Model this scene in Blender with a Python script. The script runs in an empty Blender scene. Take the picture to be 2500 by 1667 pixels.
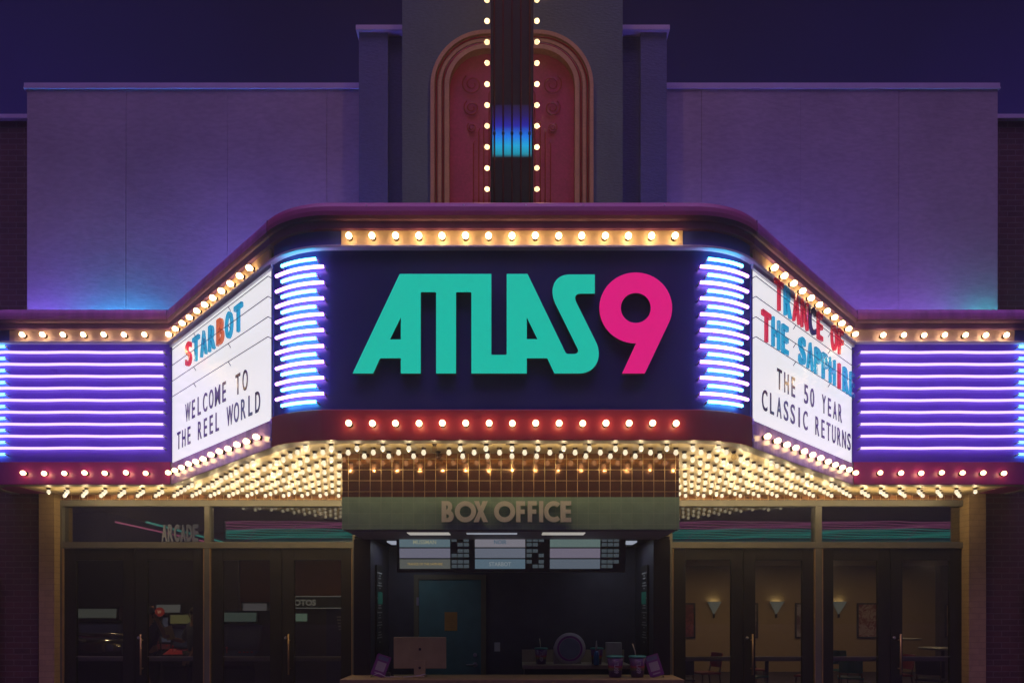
import bpy, bmesh, math, random
from mathutils import Vector, Matrix
random.seed(9)
PI = math.pi
scene = bpy.context.scene
COL = scene.collection

# ------------------------------------------------------------------ camera
F = 1625.0 / 2500.0
cam_d = bpy.data.cameras.new("camera")
cam_d.sensor_width = 36.0
cam_d.lens = 36.0 * F
cam_d.shift_y = (1487 - 833.5) / 2500.0
cam_d.clip_end = 5000
cam = bpy.data.objects.new("camera", cam_d)
cam.location = (0, 0, 1.7)
cam.rotation_euler = (PI / 2, 0, 0)
COL.objects.link(cam)
scene.camera = cam

# ------------------------------------------------------------------ world (night sky, violet glow added high behind the camera)
W = bpy.data.worlds.new("World")
scene.world = W
W.use_nodes = True
nt = W.node_tree
nt.nodes.clear()
wo = nt.nodes.new("ShaderNodeOutputWorld")
bg = nt.nodes.new("ShaderNodeBackground")
tc = nt.nodes.new("ShaderNodeTexCoord")
sp = nt.nodes.new("ShaderNodeSeparateXYZ")
nt.links.new(tc.outputs["Generated"], sp.inputs[0])
cr = nt.nodes.new("ShaderNodeValToRGB")
e = cr.color_ramp.elements
e[0].position = 0.0;  e[0].color = (0.006, 0.005, 0.012, 1)
e[1].position = 0.72; e[1].color = (0.0030, 0.0024, 0.0085, 1)
for ps, c in ((0.35, (0.008, 0.005, 0.035, 1)), (0.48, (0.0095, 0.0050, 0.062, 1)), (0.59, (0.0058, 0.0042, 0.033, 1))):
    m = e.new(ps); m.color = c
nt.links.new(sp.outputs["Z"], cr.inputs[0])
gm = nt.nodes.new("ShaderNodeMapRange")           # violet glow added high towards -Y to light the facade
gm.inputs["From Min"].default_value = 0.05
gm.inputs["From Max"].default_value = -0.22
gm.interpolation_type = 'SMOOTHSTEP'
nt.links.new(sp.outputs["Y"], gm.inputs["Value"])
gz = nt.nodes.new("ShaderNodeMapRange")
gz.inputs["From Min"].default_value = 0.74
gz.inputs["From Max"].default_value = 0.90
gz.interpolation_type = 'SMOOTHSTEP'
nt.links.new(sp.outputs["Z"], gz.inputs["Value"])
mu = nt.nodes.new("ShaderNodeMath"); mu.operation = 'MULTIPLY'
nt.links.new(gm.outputs[0], mu.inputs[0]); nt.links.new(gz.outputs[0], mu.inputs[1])
mx = nt.nodes.new("ShaderNodeMix"); mx.data_type = 'RGBA'
nt.links.new(mu.outputs[0], mx.inputs["Factor"])
wn = nt.nodes.new("ShaderNodeTexNoise"); wn.inputs["Scale"].default_value = 3.2; wn.inputs["Detail"].default_value = 4
nt.links.new(tc.outputs["Generated"], wn.inputs["Vector"])
wr = nt.nodes.new("ShaderNodeMapRange"); wr.inputs["From Min"].default_value = 0.3; wr.inputs["From Max"].default_value = 0.7
wr.inputs["To Min"].default_value = 0.72; wr.inputs["To Max"].default_value = 1.25
nt.links.new(wn.outputs["Fac"], wr.inputs["Value"])
wv = nt.nodes.new("ShaderNodeVectorMath"); wv.operation = 'SCALE'
nt.links.new(cr.outputs[0], wv.inputs[0]); nt.links.new(wr.outputs[0], wv.inputs["Scale"])
nt.links.new(wv.outputs[0], mx.inputs["A"])
mx.inputs["B"].default_value = (2.15, 1.12, 3.5, 1)
nt.links.new(mx.outputs["Result"], bg.inputs[0])
bg.inputs[1].default_value = 1.0
nt.links.new(bg.outputs[0], wo.inputs[0])

vs = scene.view_settings
vs.view_transform = 'Standard'; vs.look = 'None'; vs.exposure = 0.0; vs.gamma = 1.0
cy = scene.cycles
cy.use_denoising = True
cy.max_bounces = 6; cy.diffuse_bounces = 3; cy.glossy_bounces = 3; cy.transparent_max_bounces = 16
cy.transmission_bounces = 4
cy.sample_clamp_indirect = 4.0
cy.caustics_reflective = False; cy.caustics_refractive = False
cy.use_light_tree = True

# ------------------------------------------------------------------ materials
MATS = {}
def nodes_of(name):
    m = bpy.data.materials.new(name); m.use_nodes = True
    MATS[name] = m
    return m, m.node_tree, m.node_tree.nodes["Principled BSDF"]

def mat(name, col, rough=0.6, metal=0.0, var=0.12, vscale=6.0, bump=0.0, bscale=60.0, streak=False, spec=0.5, coat=0.0):
    if name in MATS: return MATS[name]
    m, t, b = nodes_of(name)
    b.inputs["Roughness"].default_value = rough
    b.inputs["Metallic"].default_value = metal
    b.inputs["Specular IOR Level"].default_value = spec
    b.inputs["Coat Weight"].default_value = coat
    b.inputs["Coat Roughness"].default_value = 0.12
    co = t.nodes.new("ShaderNodeTexCoord")
    mp = t.nodes.new("ShaderNodeMapping")
    t.links.new(co.outputs["Object"], mp.inputs[0])
    if streak: mp.inputs["Scale"].default_value = (3.0, 3.0, 0.35)
    n = t.nodes.new("ShaderNodeTexNoise"); n.inputs["Scale"].default_value = vscale
    n.inputs["Detail"].default_value = 5
    t.links.new(mp.outputs[0], n.inputs["Vector"])
    r = t.nodes.new("ShaderNodeMapRange")
    r.inputs["From Min"].default_value = 0.3; r.inputs["From Max"].default_value = 0.7
    r.inputs["To Min"].default_value = 1 - var; r.inputs["To Max"].default_value = 1 + var
    t.links.new(n.outputs["Fac"], r.inputs["Value"])
    v = t.nodes.new("ShaderNodeVectorMath"); v.operation = 'SCALE'
    v.inputs[0].default_value = col[:3]
    t.links.new(r.outputs[0], v.inputs["Scale"])
    t.links.new(v.outputs[0], b.inputs["Base Color"])
    r2 = t.nodes.new("ShaderNodeMapRange")
    r2.inputs["To Min"].default_value = max(0.02, rough - 0.08); r2.inputs["To Max"].default_value = min(1, rough + 0.1)
    t.links.new(n.outputs["Fac"], r2.inputs["Value"]); t.links.new(r2.outputs[0], b.inputs["Roughness"])
    if bump:
        n2 = t.nodes.new("ShaderNodeTexNoise"); n2.inputs["Scale"].default_value = bscale; n2.inputs["Detail"].default_value = 6
        mp2 = t.nodes.new("ShaderNodeMapping"); mp2.inputs["Scale"].default_value = (0.5, 0.5, 1.3)
        t.links.new(co.outputs["Object"], mp2.inputs[0]); t.links.new(mp2.outputs[0], n2.inputs["Vector"])
        bp = t.nodes.new("ShaderNodeBump"); bp.inputs["Strength"].default_value = bump; bp.inputs["Distance"].default_value = 0.02
        t.links.new(n2.outputs["Fac"], bp.inputs["Height"]); t.links.new(bp.outputs[0], b.inputs["Normal"])
        # mottle
        mm = t.nodes.new("ShaderNodeMapRange"); mm.inputs["From Min"].default_value = .35; mm.inputs["From Max"].default_value = .65
        mm.inputs["To Min"].default_value = .92; mm.inputs["To Max"].default_value = 1.08
        t.links.new(n2.outputs["Fac"], mm.inputs["Value"])
        v2 = t.nodes.new("ShaderNodeVectorMath"); v2.operation = 'SCALE'
        t.links.new(v.outputs[0], v2.inputs[0]); t.links.new(mm.outputs[0], v2.inputs["Scale"])
        t.links.new(v2.outputs[0], b.inputs["Base Color"])
    return m

def emis(name, col, strength, base=(0.12, 0.12, 0.12)):
    if name in MATS: return MATS[name]
    m, t, b = nodes_of(name)
    b.inputs["Base Color"].default_value = (*base, 1)
    b.inputs["Roughness"].default_value = 0.25
    b.inputs["Emission Color"].default_value = (*col, 1)
    b.inputs["Emission Strength"].default_value = strength
    return m

def schlick(t):
    """reflectance 0.04 .. 1 by viewing angle, the same from both sides of a thin sheet"""
    lw = t.nodes.new("ShaderNodeLayerWeight"); lw.inputs[0].default_value = 0.5
    pw = t.nodes.new("ShaderNodeMath"); pw.operation = 'POWER'; pw.inputs[1].default_value = 5
    ma = t.nodes.new("ShaderNodeMath"); ma.operation = 'MULTIPLY_ADD'; ma.inputs[1].default_value = 0.96; ma.inputs[2].default_value = 0.04
    t.links.new(lw.outputs["Facing"], pw.inputs[0]); t.links.new(pw.outputs[0], ma.inputs[0])
    return ma

def vary(m, st, lo=0.7, hi=1.25):
    """each lamp of a string burns a little differently"""
    t = m.node_tree; b = t.nodes["Principled BSDF"]
    oi = t.nodes.new("ShaderNodeObjectInfo"); r = t.nodes.new("ShaderNodeMapRange")
    r.inputs["To Min"].default_value = st*lo; r.inputs["To Max"].default_value = st*hi
    t.links.new(oi.outputs["Random"], r.inputs["Value"]); t.links.new(r.outputs[0], b.inputs["Emission Strength"])

def glass(name, tint=(1, 1, 1), refl=1.0, rough=0.0):
    if name in MATS: return MATS[name]
    m, t, b = nodes_of(name)
    out = t.nodes["Material Output"]
    t.nodes.remove(b)
    tr = t.nodes.new("ShaderNodeBsdfTransparent"); tr.inputs[0].default_value = (*tint, 1)
    gl = t.nodes.new("ShaderNodeBsdfGlossy"); gl.inputs["Roughness"].default_value = rough
    fr = schlick(t)
    mm = t.nodes.new("ShaderNodeMath"); mm.operation = 'MULTIPLY'; mm.inputs[1].default_value = refl
    t.links.new(fr.outputs[0], mm.inputs[0])
    mi = t.nodes.new("ShaderNodeMixShader")
    t.links.new(mm.outputs[0], mi.inputs[0]); t.links.new(tr.outputs[0], mi.inputs[1]); t.links.new(gl.outputs[0], mi.inputs[2])
    t.links.new(mi.outputs[0], out.inputs[0])
    return m

def gel(name, tint, body):
    """tinted translucent acrylic of a hanging sign letter"""
    m, t, b = nodes_of(name)
    out = t.nodes["Material Output"]; t.nodes.remove(b)
    tr = t.nodes.new("ShaderNodeBsdfTransparent"); tr.inputs[0].default_value = (*tint, 1)
    df = t.nodes.new("ShaderNodeBsdfDiffuse"); df.inputs[0].default_value = (*body, 1)
    tl = t.nodes.new("ShaderNodeBsdfTranslucent"); tl.inputs[0].default_value = (*body, 1)
    gl = t.nodes.new("ShaderNodeBsdfGlossy"); gl.inputs["Roughness"].default_value = 0.12
    a = t.nodes.new("ShaderNodeMixShader"); a.inputs[0].default_value = 0.7
    t.links.new(df.outputs[0], a.inputs[1]); t.links.new(tl.outputs[0], a.inputs[2])
    c = t.nodes.new("ShaderNodeMixShader"); c.inputs[0].default_value = 0.18
    t.links.new(tr.outputs[0], c.inputs[1]); t.links.new(a.outputs[0], c.inputs[2])
    fr = schlick(t)
    d = t.nodes.new("ShaderNodeMixShader")
    t.links.new(fr.outputs[0], d.inputs[0]); t.links.new(c.outputs[0], d.inputs[1]); t.links.new(gl.outputs[0], d.inputs[2])
    t.links.new(d.outputs[0], out.inputs[0])
    return m

def brickmat(name, c1, c2, mortar, bw, bh, ms, rough, offset=0.5, bump=0.4, rmort=0.6, plane='XZ', spec=0.5):
    if name in MATS: return MATS[name]
    m, t, b = nodes_of(name)
    co = t.nodes.new("ShaderNodeTexCoord"); s = t.nodes.new("ShaderNodeSeparateXYZ"); cb = t.nodes.new("ShaderNodeCombineXYZ")
    t.links.new(co.outputs["Object"], s.inputs[0])
    t.links.new(s.outputs[plane[0]], cb.inputs[0]); t.links.new(s.outputs[plane[1]], cb.inputs[1])
    br = t.nodes.new("ShaderNodeTexBrick")
    br.offset = offset; br.squash = 1.0
    br.inputs["Scale"].default_value = 1.0
    br.inputs["Brick Width"].default_value = bw; br.inputs["Row Height"].default_value = bh
    br.inputs["Mortar Size"].default_value = ms; br.inputs["Mortar Smooth"].default_value = 0.15
    br.inputs["Color1"].default_value = (*c1, 1); br.inputs["Color2"].default_value = (*c2, 1); br.inputs["Mortar"].default_value = (*mortar, 1)
    t.links.new(cb.outputs[0], br.inputs["Vector"])
    n = t.nodes.new("ShaderNodeTexNoise"); n.inputs["Scale"].default_value = 9; n.inputs["Detail"].default_value = 6
    t.links.new(co.outputs["Object"], n.inputs["Vector"])
    r = t.nodes.new("ShaderNodeMapRange"); r.inputs["To Min"].default_value = .75; r.inputs["To Max"].default_value = 1.25
    t.links.new(n.outputs["Fac"], r.inputs["Value"])
    v = t.nodes.new("ShaderNodeVectorMath"); v.operation = 'SCALE'
    t.links.new(br.outputs["Color"], v.inputs[0]); t.links.new(r.outputs[0], v.inputs["Scale"])
    t.links.new(v.outputs[0], b.inputs["Base Color"])
    b.inputs["Specular IOR Level"].default_value = spec
    rr = t.nodes.new("ShaderNodeMapRange"); rr.inputs["To Min"].default_value = rough; rr.inputs["To Max"].default_value = rmort
    t.links.new(br.outputs["Fac"], rr.inputs["Value"]); t.links.new(rr.outputs[0], b.inputs["Roughness"])
    bp = t.nodes.new("ShaderNodeBump"); bp.inputs["Strength"].default_value = bump; bp.inputs["Distance"].default_value = 0.006; bp.invert = True
    ad = t.nodes.new("ShaderNodeMath"); ad.operation = 'MULTIPLY_ADD'; ad.inputs[1].default_value = 0.25
    n3 = t.nodes.new("ShaderNodeTexNoise"); n3.inputs["Scale"].default_value = 14
    t.links.new(co.outputs["Object"], n3.inputs["Vector"])
    t.links.new(n3.outputs["Fac"], ad.inputs[0]); t.links.new(br.outputs["Fac"], ad.inputs[2])
    t.links.new(ad.outputs[0], bp.inputs["Height"]); t.links.new(bp.outputs[0], b.inputs["Normal"])
    return m

# ------------------------------------------------------------------ mesh building
class MB:
    def __init__(self): self.v = []; self.f = []; self.mi = []; self.sm = []
    def add(self, vs_, fs, mi=0, smooth=False):
        o = len(self.v); self.v += [tuple(p) for p in vs_]
        for f in fs: self.f.append([i + o for i in f]); self.mi.append(mi); self.sm.append(smooth)
        return self
    def box(self, x0, x1, y0, y1, z0, z1, mi=0, bevel=0.0):
        if x0 > x1: x0, x1 = x1, x0
        if y0 > y1: y0, y1 = y1, y0
        if bevel <= 0 or min(x1-x0, y1-y0, z1-z0) < 2.2*bevel:
            vv = [(x, y, z) for z in (z0, z1) for y in (y0, y1) for x in (x0, x1)]
            return self.add(vv, [(0,2,3,1),(4,5,7,6),(0,1,5,4),(2,6,7,3),(0,4,6,2),(1,3,7,5)], mi)
        bm = bmesh.new(); bmesh.ops.create_cube(bm, size=1)
        for q in bm.verts: q.co = Vector(((x0+x1)/2 + q.co.x*(x1-x0), (y0+y1)/2 + q.co.y*(y1-y0), (z0+z1)/2 + q.co.z*(z1-z0)))
        bmesh.ops.bevel(bm, geom=bm.edges[:], offset=bevel, segments=2, affect='EDGES', profile=0.6)
        bm.verts.index_update()
        self.add([q.co for q in bm.verts], [[q.index for q in f.verts] for f in bm.faces], mi); bm.free(); return self
    def tube(self, pts, r, seg=8, mi=0, cap=True):
        pts = [Vector(p) for p in pts]; n = len(pts)
        rs = r if isinstance(r, (list, tuple)) else [r]*n
        vv = []; up = None
        for i, p in enumerate(pts):
            a = pts[max(i-1, 0)]; b = pts[min(i+1, n-1)]; d = (b-a)
            d = d.normalized() if d.length > 1e-9 else Vector((0,0,1))
            if up is None:
                up = d.orthogonal().normalized()
            else:
                up = (up - d*up.dot(d)); up = up.normalized() if up.length > 1e-6 else d.orthogonal().normalized()
            s = d.cross(up)
            for k in range(seg):
                an = 2*PI*k/seg; vv.append(p + (up*math.cos(an) + s*math.sin(an))*rs[i])
        ff = [(i*seg+k, i*seg+(k+1)%seg, (i+1)*seg+(k+1)%seg, (i+1)*seg+k) for i in range(n-1) for k in range(seg)]
        self.add(vv, ff, mi, True)
        if cap:
            o = len(self.v) - len(vv)
            self.f.append([o+k for k in range(seg)][::-1]); self.mi.append(mi); self.sm.append(False)
            self.f.append([o+(n-1)*seg+k for k in range(seg)]); self.mi.append(mi); self.sm.append(False)
        return self
    def lathe(self, prof, seg=16, mi=0, M=None, smooth=True):
        """profile of (radius, height) spun round local Z"""
        vv = []
        for r, h in prof:
            for k in range(seg):
                a = 2*PI*k/seg; p = Vector((r*math.cos(a), r*math.sin(a), h)); vv.append(M @ p if M else p)
        n = len(prof)
        ff = [(i*seg+k, i*seg+(k+1)%seg, (i+1)*seg+(k+1)%seg, (i+1)*seg+k) for i in range(n-1) for k in range(seg)]
        self.add(vv, ff, mi, smooth)
        o = len(self.v) - len(vv)
        if prof[0][0] > 1e-5: self.f.append([o+k for k in range(seg)][::-1]); self.mi.append(mi); self.sm.append(False)
        if prof[-1][0] > 1e-5: self.f.append([o+(n-1)*seg+k for k in range(seg)]); self.mi.append(mi); self.sm.append(False)
        return self
    def mesh(self, name, mats):
        me = bpy.data.meshes.new(name); me.from_pydata(self.v, [], self.f)
        for m_ in (mats if isinstance(mats, (list, tuple)) else [mats]): me.materials.append(m_)
        for p, mi, s in zip(me.polygons, self.mi, self.sm): p.material_index = mi; p.use_smooth = s
        me.update(); return me
    def build(self, name, mats, parent=None):
        return link(name, self.mesh(name, mats), parent)

def link(name, data, parent=None, matrix=None):
    o = bpy.data.objects.new(name, data); COL.objects.link(o)
    if matrix is not None: o.matrix_local = matrix
    if parent is not None: o.parent = parent
    return o
def tag(o, label=None, cat=None, group=None, kind=None):
    if label: o["label"] = label
    if cat: o["category"] = cat
    if group: o["group"] = group
    if kind: o["kind"] = kind
    return o
def empty(name, label, cat, loc=(0, 0, 0), rz=0, group=None):
    o = bpy.data.objects.new(name, None); COL.objects.link(o)
    o.empty_display_size = 0.1
    o.location = loc; o.rotation_euler = (0, 0, rz)
    return tag(o, label, cat, group)
def copy_tree(o, parent=None):
    c = o.copy(); COL.objects.link(c); c.parent = parent
    for ch in [q for q in bpy.data.objects if q.parent == o]: copy_tree(ch, c)
    return c
def poly_prism(outer, holes, d, M=None, mi=0):
    """filled 2D outline with holes, extruded d along local Z (0..d); returns mesh via curve"""
    cu = bpy.data.curves.new("tmp", 'CURVE'); cu.dimensions = '2D'; cu.fill_mode = 'BOTH'; cu.extrude = d/2
    for lp in [outer] + list(holes):
        s = cu.splines.new('POLY'); s.points.add(len(lp)-1); s.use_cyclic_u = True
        for q, p in zip(s.points, lp): q.co = (p[0], p[1], 0, 1)
    return curve_to_mesh(cu, Matrix.Translation((0, 0, d/2)))
def curve_to_mesh(cu, M=None):
    ob = bpy.data.objects.new("tmp", cu); COL.objects.link(ob)
    dg = bpy.context.evaluated_depsgraph_get(); dg.update()
    me = bpy.data.meshes.new_from_object(ob.evaluated_get(dg))
    bpy.data.objects.remove(ob); bpy.data.curves.remove(cu)
    if M: me.transform(M)
    return me
GL = {}
def glyph(ch, w, h, d, bold=0.03, bevel=0.0):
    """one character as a mesh, its box scaled to w x h (centred in x, bottom at 0), depth 0..d"""
    key = (ch, round(w,4), round(h,4), d, bold, bevel)
    if key in GL: return GL[key].copy()
    cu = bpy.data.curves.new("tmp", 'FONT'); cu.body = ch; cu.size = 1; cu.offset = bold
    cu.extrude = 0.05; cu.resolution_u = 6
    if bevel: cu.bevel_depth = bevel; cu.bevel_resolution = 1
    me = curve_to_mesh(cu)
    xs = [v.co.x for v in me.vertices]; ys = [v.co.y for v in me.vertices]; zs = [v.co.z for v in me.vertices]
    x0, x1, y0, y1, z0, z1 = min(xs), max(xs), min(ys), max(ys), min(zs), max(zs)
    for v in me.vertices:
        v.co = ((v.co.x-(x0+x1)/2)/(x1-x0)*w, (v.co.y-y0)/(y1-y0)*h, (v.co.z-z0)/(z1-z0)*d)
    me.update(); GL[key] = me
    return me.copy()
def put(name, me, mt, parent, M):
    me.materials.clear(); me.materials.append(mt)
    me.name = name
    return link(name, me, parent, M)
def frame(origin, ex, ez):
    """matrix whose local X -> ex, local Y -> world up, local Z -> ez"""
    ex = Vector(ex).normalized(); ez = Vector(ez).normalized(); up = Vector((0, 0, 1))
    return Matrix(((ex.x, up.x, ez.x, origin[0]), (ex.y, up.y, ez.y, origin[1]), (ex.z, up.z, ez.z, origin[2]), (0, 0, 0, 1)))
def textline(txt, parent, mt, origin, height, depth, ex=(1,0,0), ez=(0,-1,0), bold=0.02, name="lettering", xs=1.0):
    """a printed line of small text as one flat raised mesh"""
    cu = bpy.data.curves.new("tmp", 'FONT'); cu.body = txt; cu.size = height/0.73; cu.offset = bold*height; cu.extrude = depth/2
    cu.align_x = 'CENTER'; cu.resolution_u = 3
    me = curve_to_mesh(cu, Matrix.Diagonal((xs, 1, 1, 1)))
    return put(name, me, mt, parent, frame(origin, ex, ez))
def W3(px, py, D):      # photograph position + distance -> metres (survey of the facade)
    return ((px-1250)/1625*D, D, 1.7+(1487-py)/1625*D)

# palette
M_stucco = mat("stucco", (0.40, 0.36, 0.36), 0.9, var=0.16, vscale=0.7, bump=0.18, bscale=22)
M_tower = mat("tower_stucco", (0.12, 0.21, 0.22), 0.85, var=0.12, vscale=1.5, bump=0.4, bscale=40)
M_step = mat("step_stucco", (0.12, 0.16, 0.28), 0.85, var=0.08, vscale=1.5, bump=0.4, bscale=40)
M_step2 = mat("step_stucco_shaded", (0.08, 0.11, 0.19), 0.85, var=0.08, vscale=1.5, bump=0.4, bscale=40)  # darker copy of the step stucco, recess shade put into the colour
M_cap = mat("cap_metal", (0.55, 0.50, 0.62), 0.5, var=0.05)
M_brick = brickmat("brick", (0.10, 0.036, 0.034), (0.07, 0.028, 0.028), (0.12, 0.08, 0.07), 0.215, 0.075, 0.006, 0.8)
M_bpaint = brickmat("painted_brick", (0.36, 0.25, 0.12), (0.33, 0.23, 0.11), (0.26, 0.18, 0.09), 0.215, 0.075, 0.005, 0.65, bump=0.3)
M_tile = brickmat("maroon_tile", (0.42, 0.20, 0.10), (0.36, 0.17, 0.09), (0.75, 0.55, 0.28), 0.1049, 0.1049, 0.0026, 0.09, offset=0.0, bump=0.5, rmort=0.3)
M_tile.node_tree.nodes["Principled BSDF"].inputs["Metallic"].default_value = 0.75
M_green = brickmat("green_tile", (0.30, 0.47, 0.36), (0.28, 0.44, 0.335), (0.42, 0.55, 0.42), 0.1049, 0.1049, 0.0018, 0.28, offset=0.0, bump=0.2, rmort=0.3)
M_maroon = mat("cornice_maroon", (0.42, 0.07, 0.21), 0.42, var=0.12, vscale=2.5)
M_corndark = mat("cornice_shade_and_seam", (0.09, 0.018, 0.055), 0.6)  # shade below the cornice bulge put into the colour; also the seam joints
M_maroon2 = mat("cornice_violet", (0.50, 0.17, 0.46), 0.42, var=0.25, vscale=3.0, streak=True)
M_red = mat("fascia_red", (0.42, 0.045, 0.06), 0.34, var=0.10, vscale=3)
M_mag = mat("fascia_red_violet_lit", (0.40, 0.04, 0.20), 0.34, var=0.10, vscale=3)  # wing copy of the red, violet ambient light put into the colour
M_lilac = mat("fascia_pale_metal", (0.60, 0.40, 0.75), 0.22, var=0.22, vscale=4, streak=True, coat=0.3)
M_cblue = mat("corner_blue", (0.035, 0.040, 0.20), 0.36, var=0.10, vscale=2)
M_navy = M_cblue
M_violet = mat("panel_blue", (0.20, 0.09, 0.85), 0.30, var=0.08, vscale=3)
M_navy2 = mat("band_navy", (0.06, 0.08, 0.36), 0.4, var=0.10)
M_cream = mat("bulb_backing_cream", (0.62, 0.44, 0.26), 0.42, var=0.10, vscale=6)
M_pale = mat("trim_pale", (0.62, 0.60, 0.66), 0.30, var=0.06)
M_sofftrim = mat("soffit_trim_grey", (0.30, 0.25, 0.22), 0.45, var=0.10)
M_soffit = mat("soffit_cream", (0.66, 0.52, 0.28), 0.38, var=0.06, vscale=3)
M_bronze = mat("door_bronze", (0.020, 0.019, 0.019), 0.35, var=0.12, spec=0.35)
M_frame = mat("storefront_frame", (0.15, 0.145, 0.125), 0.42, metal=0.2, var=0.10)
M_gold = mat("brass_and_highlight", (0.42, 0.28, 0.15), 0.4, metal=0.4)  # brass handles, and the painted highlights on the door frame edges
M_black = mat("black_metal", (0.012, 0.012, 0.014), 0.4, var=0.2)
M_blade = mat("blade_bronze", (0.012, 0.011, 0.016), 0.62, spec=0.2, var=0.3, vscale=9)
M_archgold = mat("arch_gold", (0.55, 0.36, 0.20), 0.7, var=0.08, bump=0.2)
M_archbrown = mat("arch_groove", (0.32, 0.18, 0.12), 0.75, var=0.08)
M_archred = mat("arch_red", (0.46, 0.05, 0.17), 0.72, var=0.10, vscale=3, bump=0.15)
M_rtube = mat("unlit_red_tube", (0.40, 0.035, 0.03), 0.12, coat=0.5)
M_dtube = mat("unlit_dark_tube", (0.10, 0.012, 0.02), 0.18, coat=0.5)
M_steel = mat("steel", (0.5, 0.5, 0.5), 0.3, metal=0.9)
M_socket = mat("bulb_socket", (0.06, 0.035, 0.02), 0.4, metal=0.4)
M_board = emis("letter_board_acrylic", (1.0, 0.985, 1.0), 0.80, (0.5, 0.5, 0.5))
M_rail = mat("letter_rail", (0.16, 0.15, 0.26), 0.3, metal=0.3)
M_print = mat("printed_letter", (0.16, 0.12, 0.26), 0.16, var=0.3, vscale=8, coat=0.6)
M_teal = emis("sign_teal", (0.010, 0.50, 0.36), 0.92, (0.02, 0.25, 0.2))
M_pink = emis("sign_pink", (0.70, 0.010, 0.185), 0.95, (0.3, 0.01, 0.1))
M_signside = mat("sign_return", (0.03, 0.028, 0.045), 0.4)
M_pur = emis("neon_violet", (0.60, 0.24, 1.0), 10.0)
M_pur2 = emis("neon_violet_wing", (0.74, 0.50, 1.0), 1.7)
M_cyan = emis("neon_cyan", (0.09, 0.66, 1.0), 12)
M_cyan2 = emis("neon_cyan_wing", (0.17, 0.78, 1.0), 3.5)
M_bulbT = emis("bulb_warm", (1.0, 0.66, 0.30), 20.0)
M_bulbR = emis("bulb_warm_lower", (1.0, 0.66, 0.30), 9.0)
M_bulbS = emis("bulb_warm_soffit", (1.0, 0.86, 0.60), 0.95)
M_bulbB = emis("bulb_warm_blade", (1.0, 0.74, 0.36), 1.6)
for m_, q_ in ((M_bulbT, 20), (M_bulbR, 9), (M_bulbB, 2.3)): vary(m_, q_)
M_bulboff = glass("bulb_clear", (0.9, 0.85, 0.75), 2.0, 0.05)
M_glass = glass("window_glass", (0.86, 0.86, 0.84), 1.3)
M_glassT = glass("transom_glass", (0.80, 0.80, 0.78), 3.6)
M_boxletter = mat("box_office_letter", (0.88, 0.88, 0.72), 0.5, var=0.05)
GELR = gel("acrylic_red", (0.98, 0.22, 0.34), (0.75, 0.03, 0.10))
GELB = gel("acrylic_blue", (0.18, 0.76, 0.95), (0.0, 0.45, 0.85))
GELO = gel("acrylic_orange", (0.98, 0.48, 0.30), (0.85, 0.22, 0.12))
GELK = gel("acrylic_navy", (0.22, 0.20, 0.45), (0.03, 0.03, 0.10))

# ------------------------------------------------------------------ ground
MB().box(-60, 60, -60, 60, -0.3, 0).build("ground", mat("pavement", (0.10, 0.095, 0.095), 0.8, var=0.2, vscale=3, bump=0.3))["kind"] = "structure"
MB().box(-60, 60, -40, 3.0, 0, 0.004).build("road", mat("asphalt", (0.045, 0.045, 0.05), 0.85, var=0.25, vscale=8, bump=0.4))["kind"] = "structure"
MB().box(-60, 60, 2.85, 3.0, 0.004, 0.13, bevel=0.02).build("kerb", mat("kerb_concrete", (0.28, 0.27, 0.26), 0.8))["kind"] = "structure"

# ------------------------------------------------------------------ theatre building
Yw, Yt, Yd = 8.6, 8.0, 8.72
bld = empty("theater_building", "pale stucco cinema facade with dark central tower rising behind the marquee", "building", (0, 8.8, 0))
def bpart(mb, name, mats, parent=bld):
    o = mb.build(name, mats); o.parent = parent
    if parent is bld: o.matrix_parent_inverse = Matrix.Translation((0, -8.8, 0))
    return o
zc = 8.49
for sx, xs0, xs1, joints in ((-1, -6.27, -1.90, (308, 556, 798)), (1, 1.93, 6.28, (1712, 1953, 2194))):
    mb = MB()
    cuts = [xs0] + [(j-1250)/1625*Yw for j in joints] + [xs1]
    for a, b in zip(cuts[:-1], cuts[1:]):
        mb.box(a+0.004, b-0.004, Yw, Yw+0.25, 3.3, zc-0.06, bevel=0.003)
    mb.box(xs0+0.01, xs1-0.01, Yw+0.006, Yw+0.7, 3.31, zc-0.07)
    w = bpart(mb, "stucco_wall", M_stucco)
    bpart(MB().box(xs0-0.03, xs1+0.02, Yw-0.012, Yw+0.7, zc-0.058, zc, bevel=0.004).box(xs0-0.035, xs1+0.025, Yw-0.016, Yw+0.5, zc-0.075, zc-0.0585), "parapet_cap", M_cap)
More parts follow.
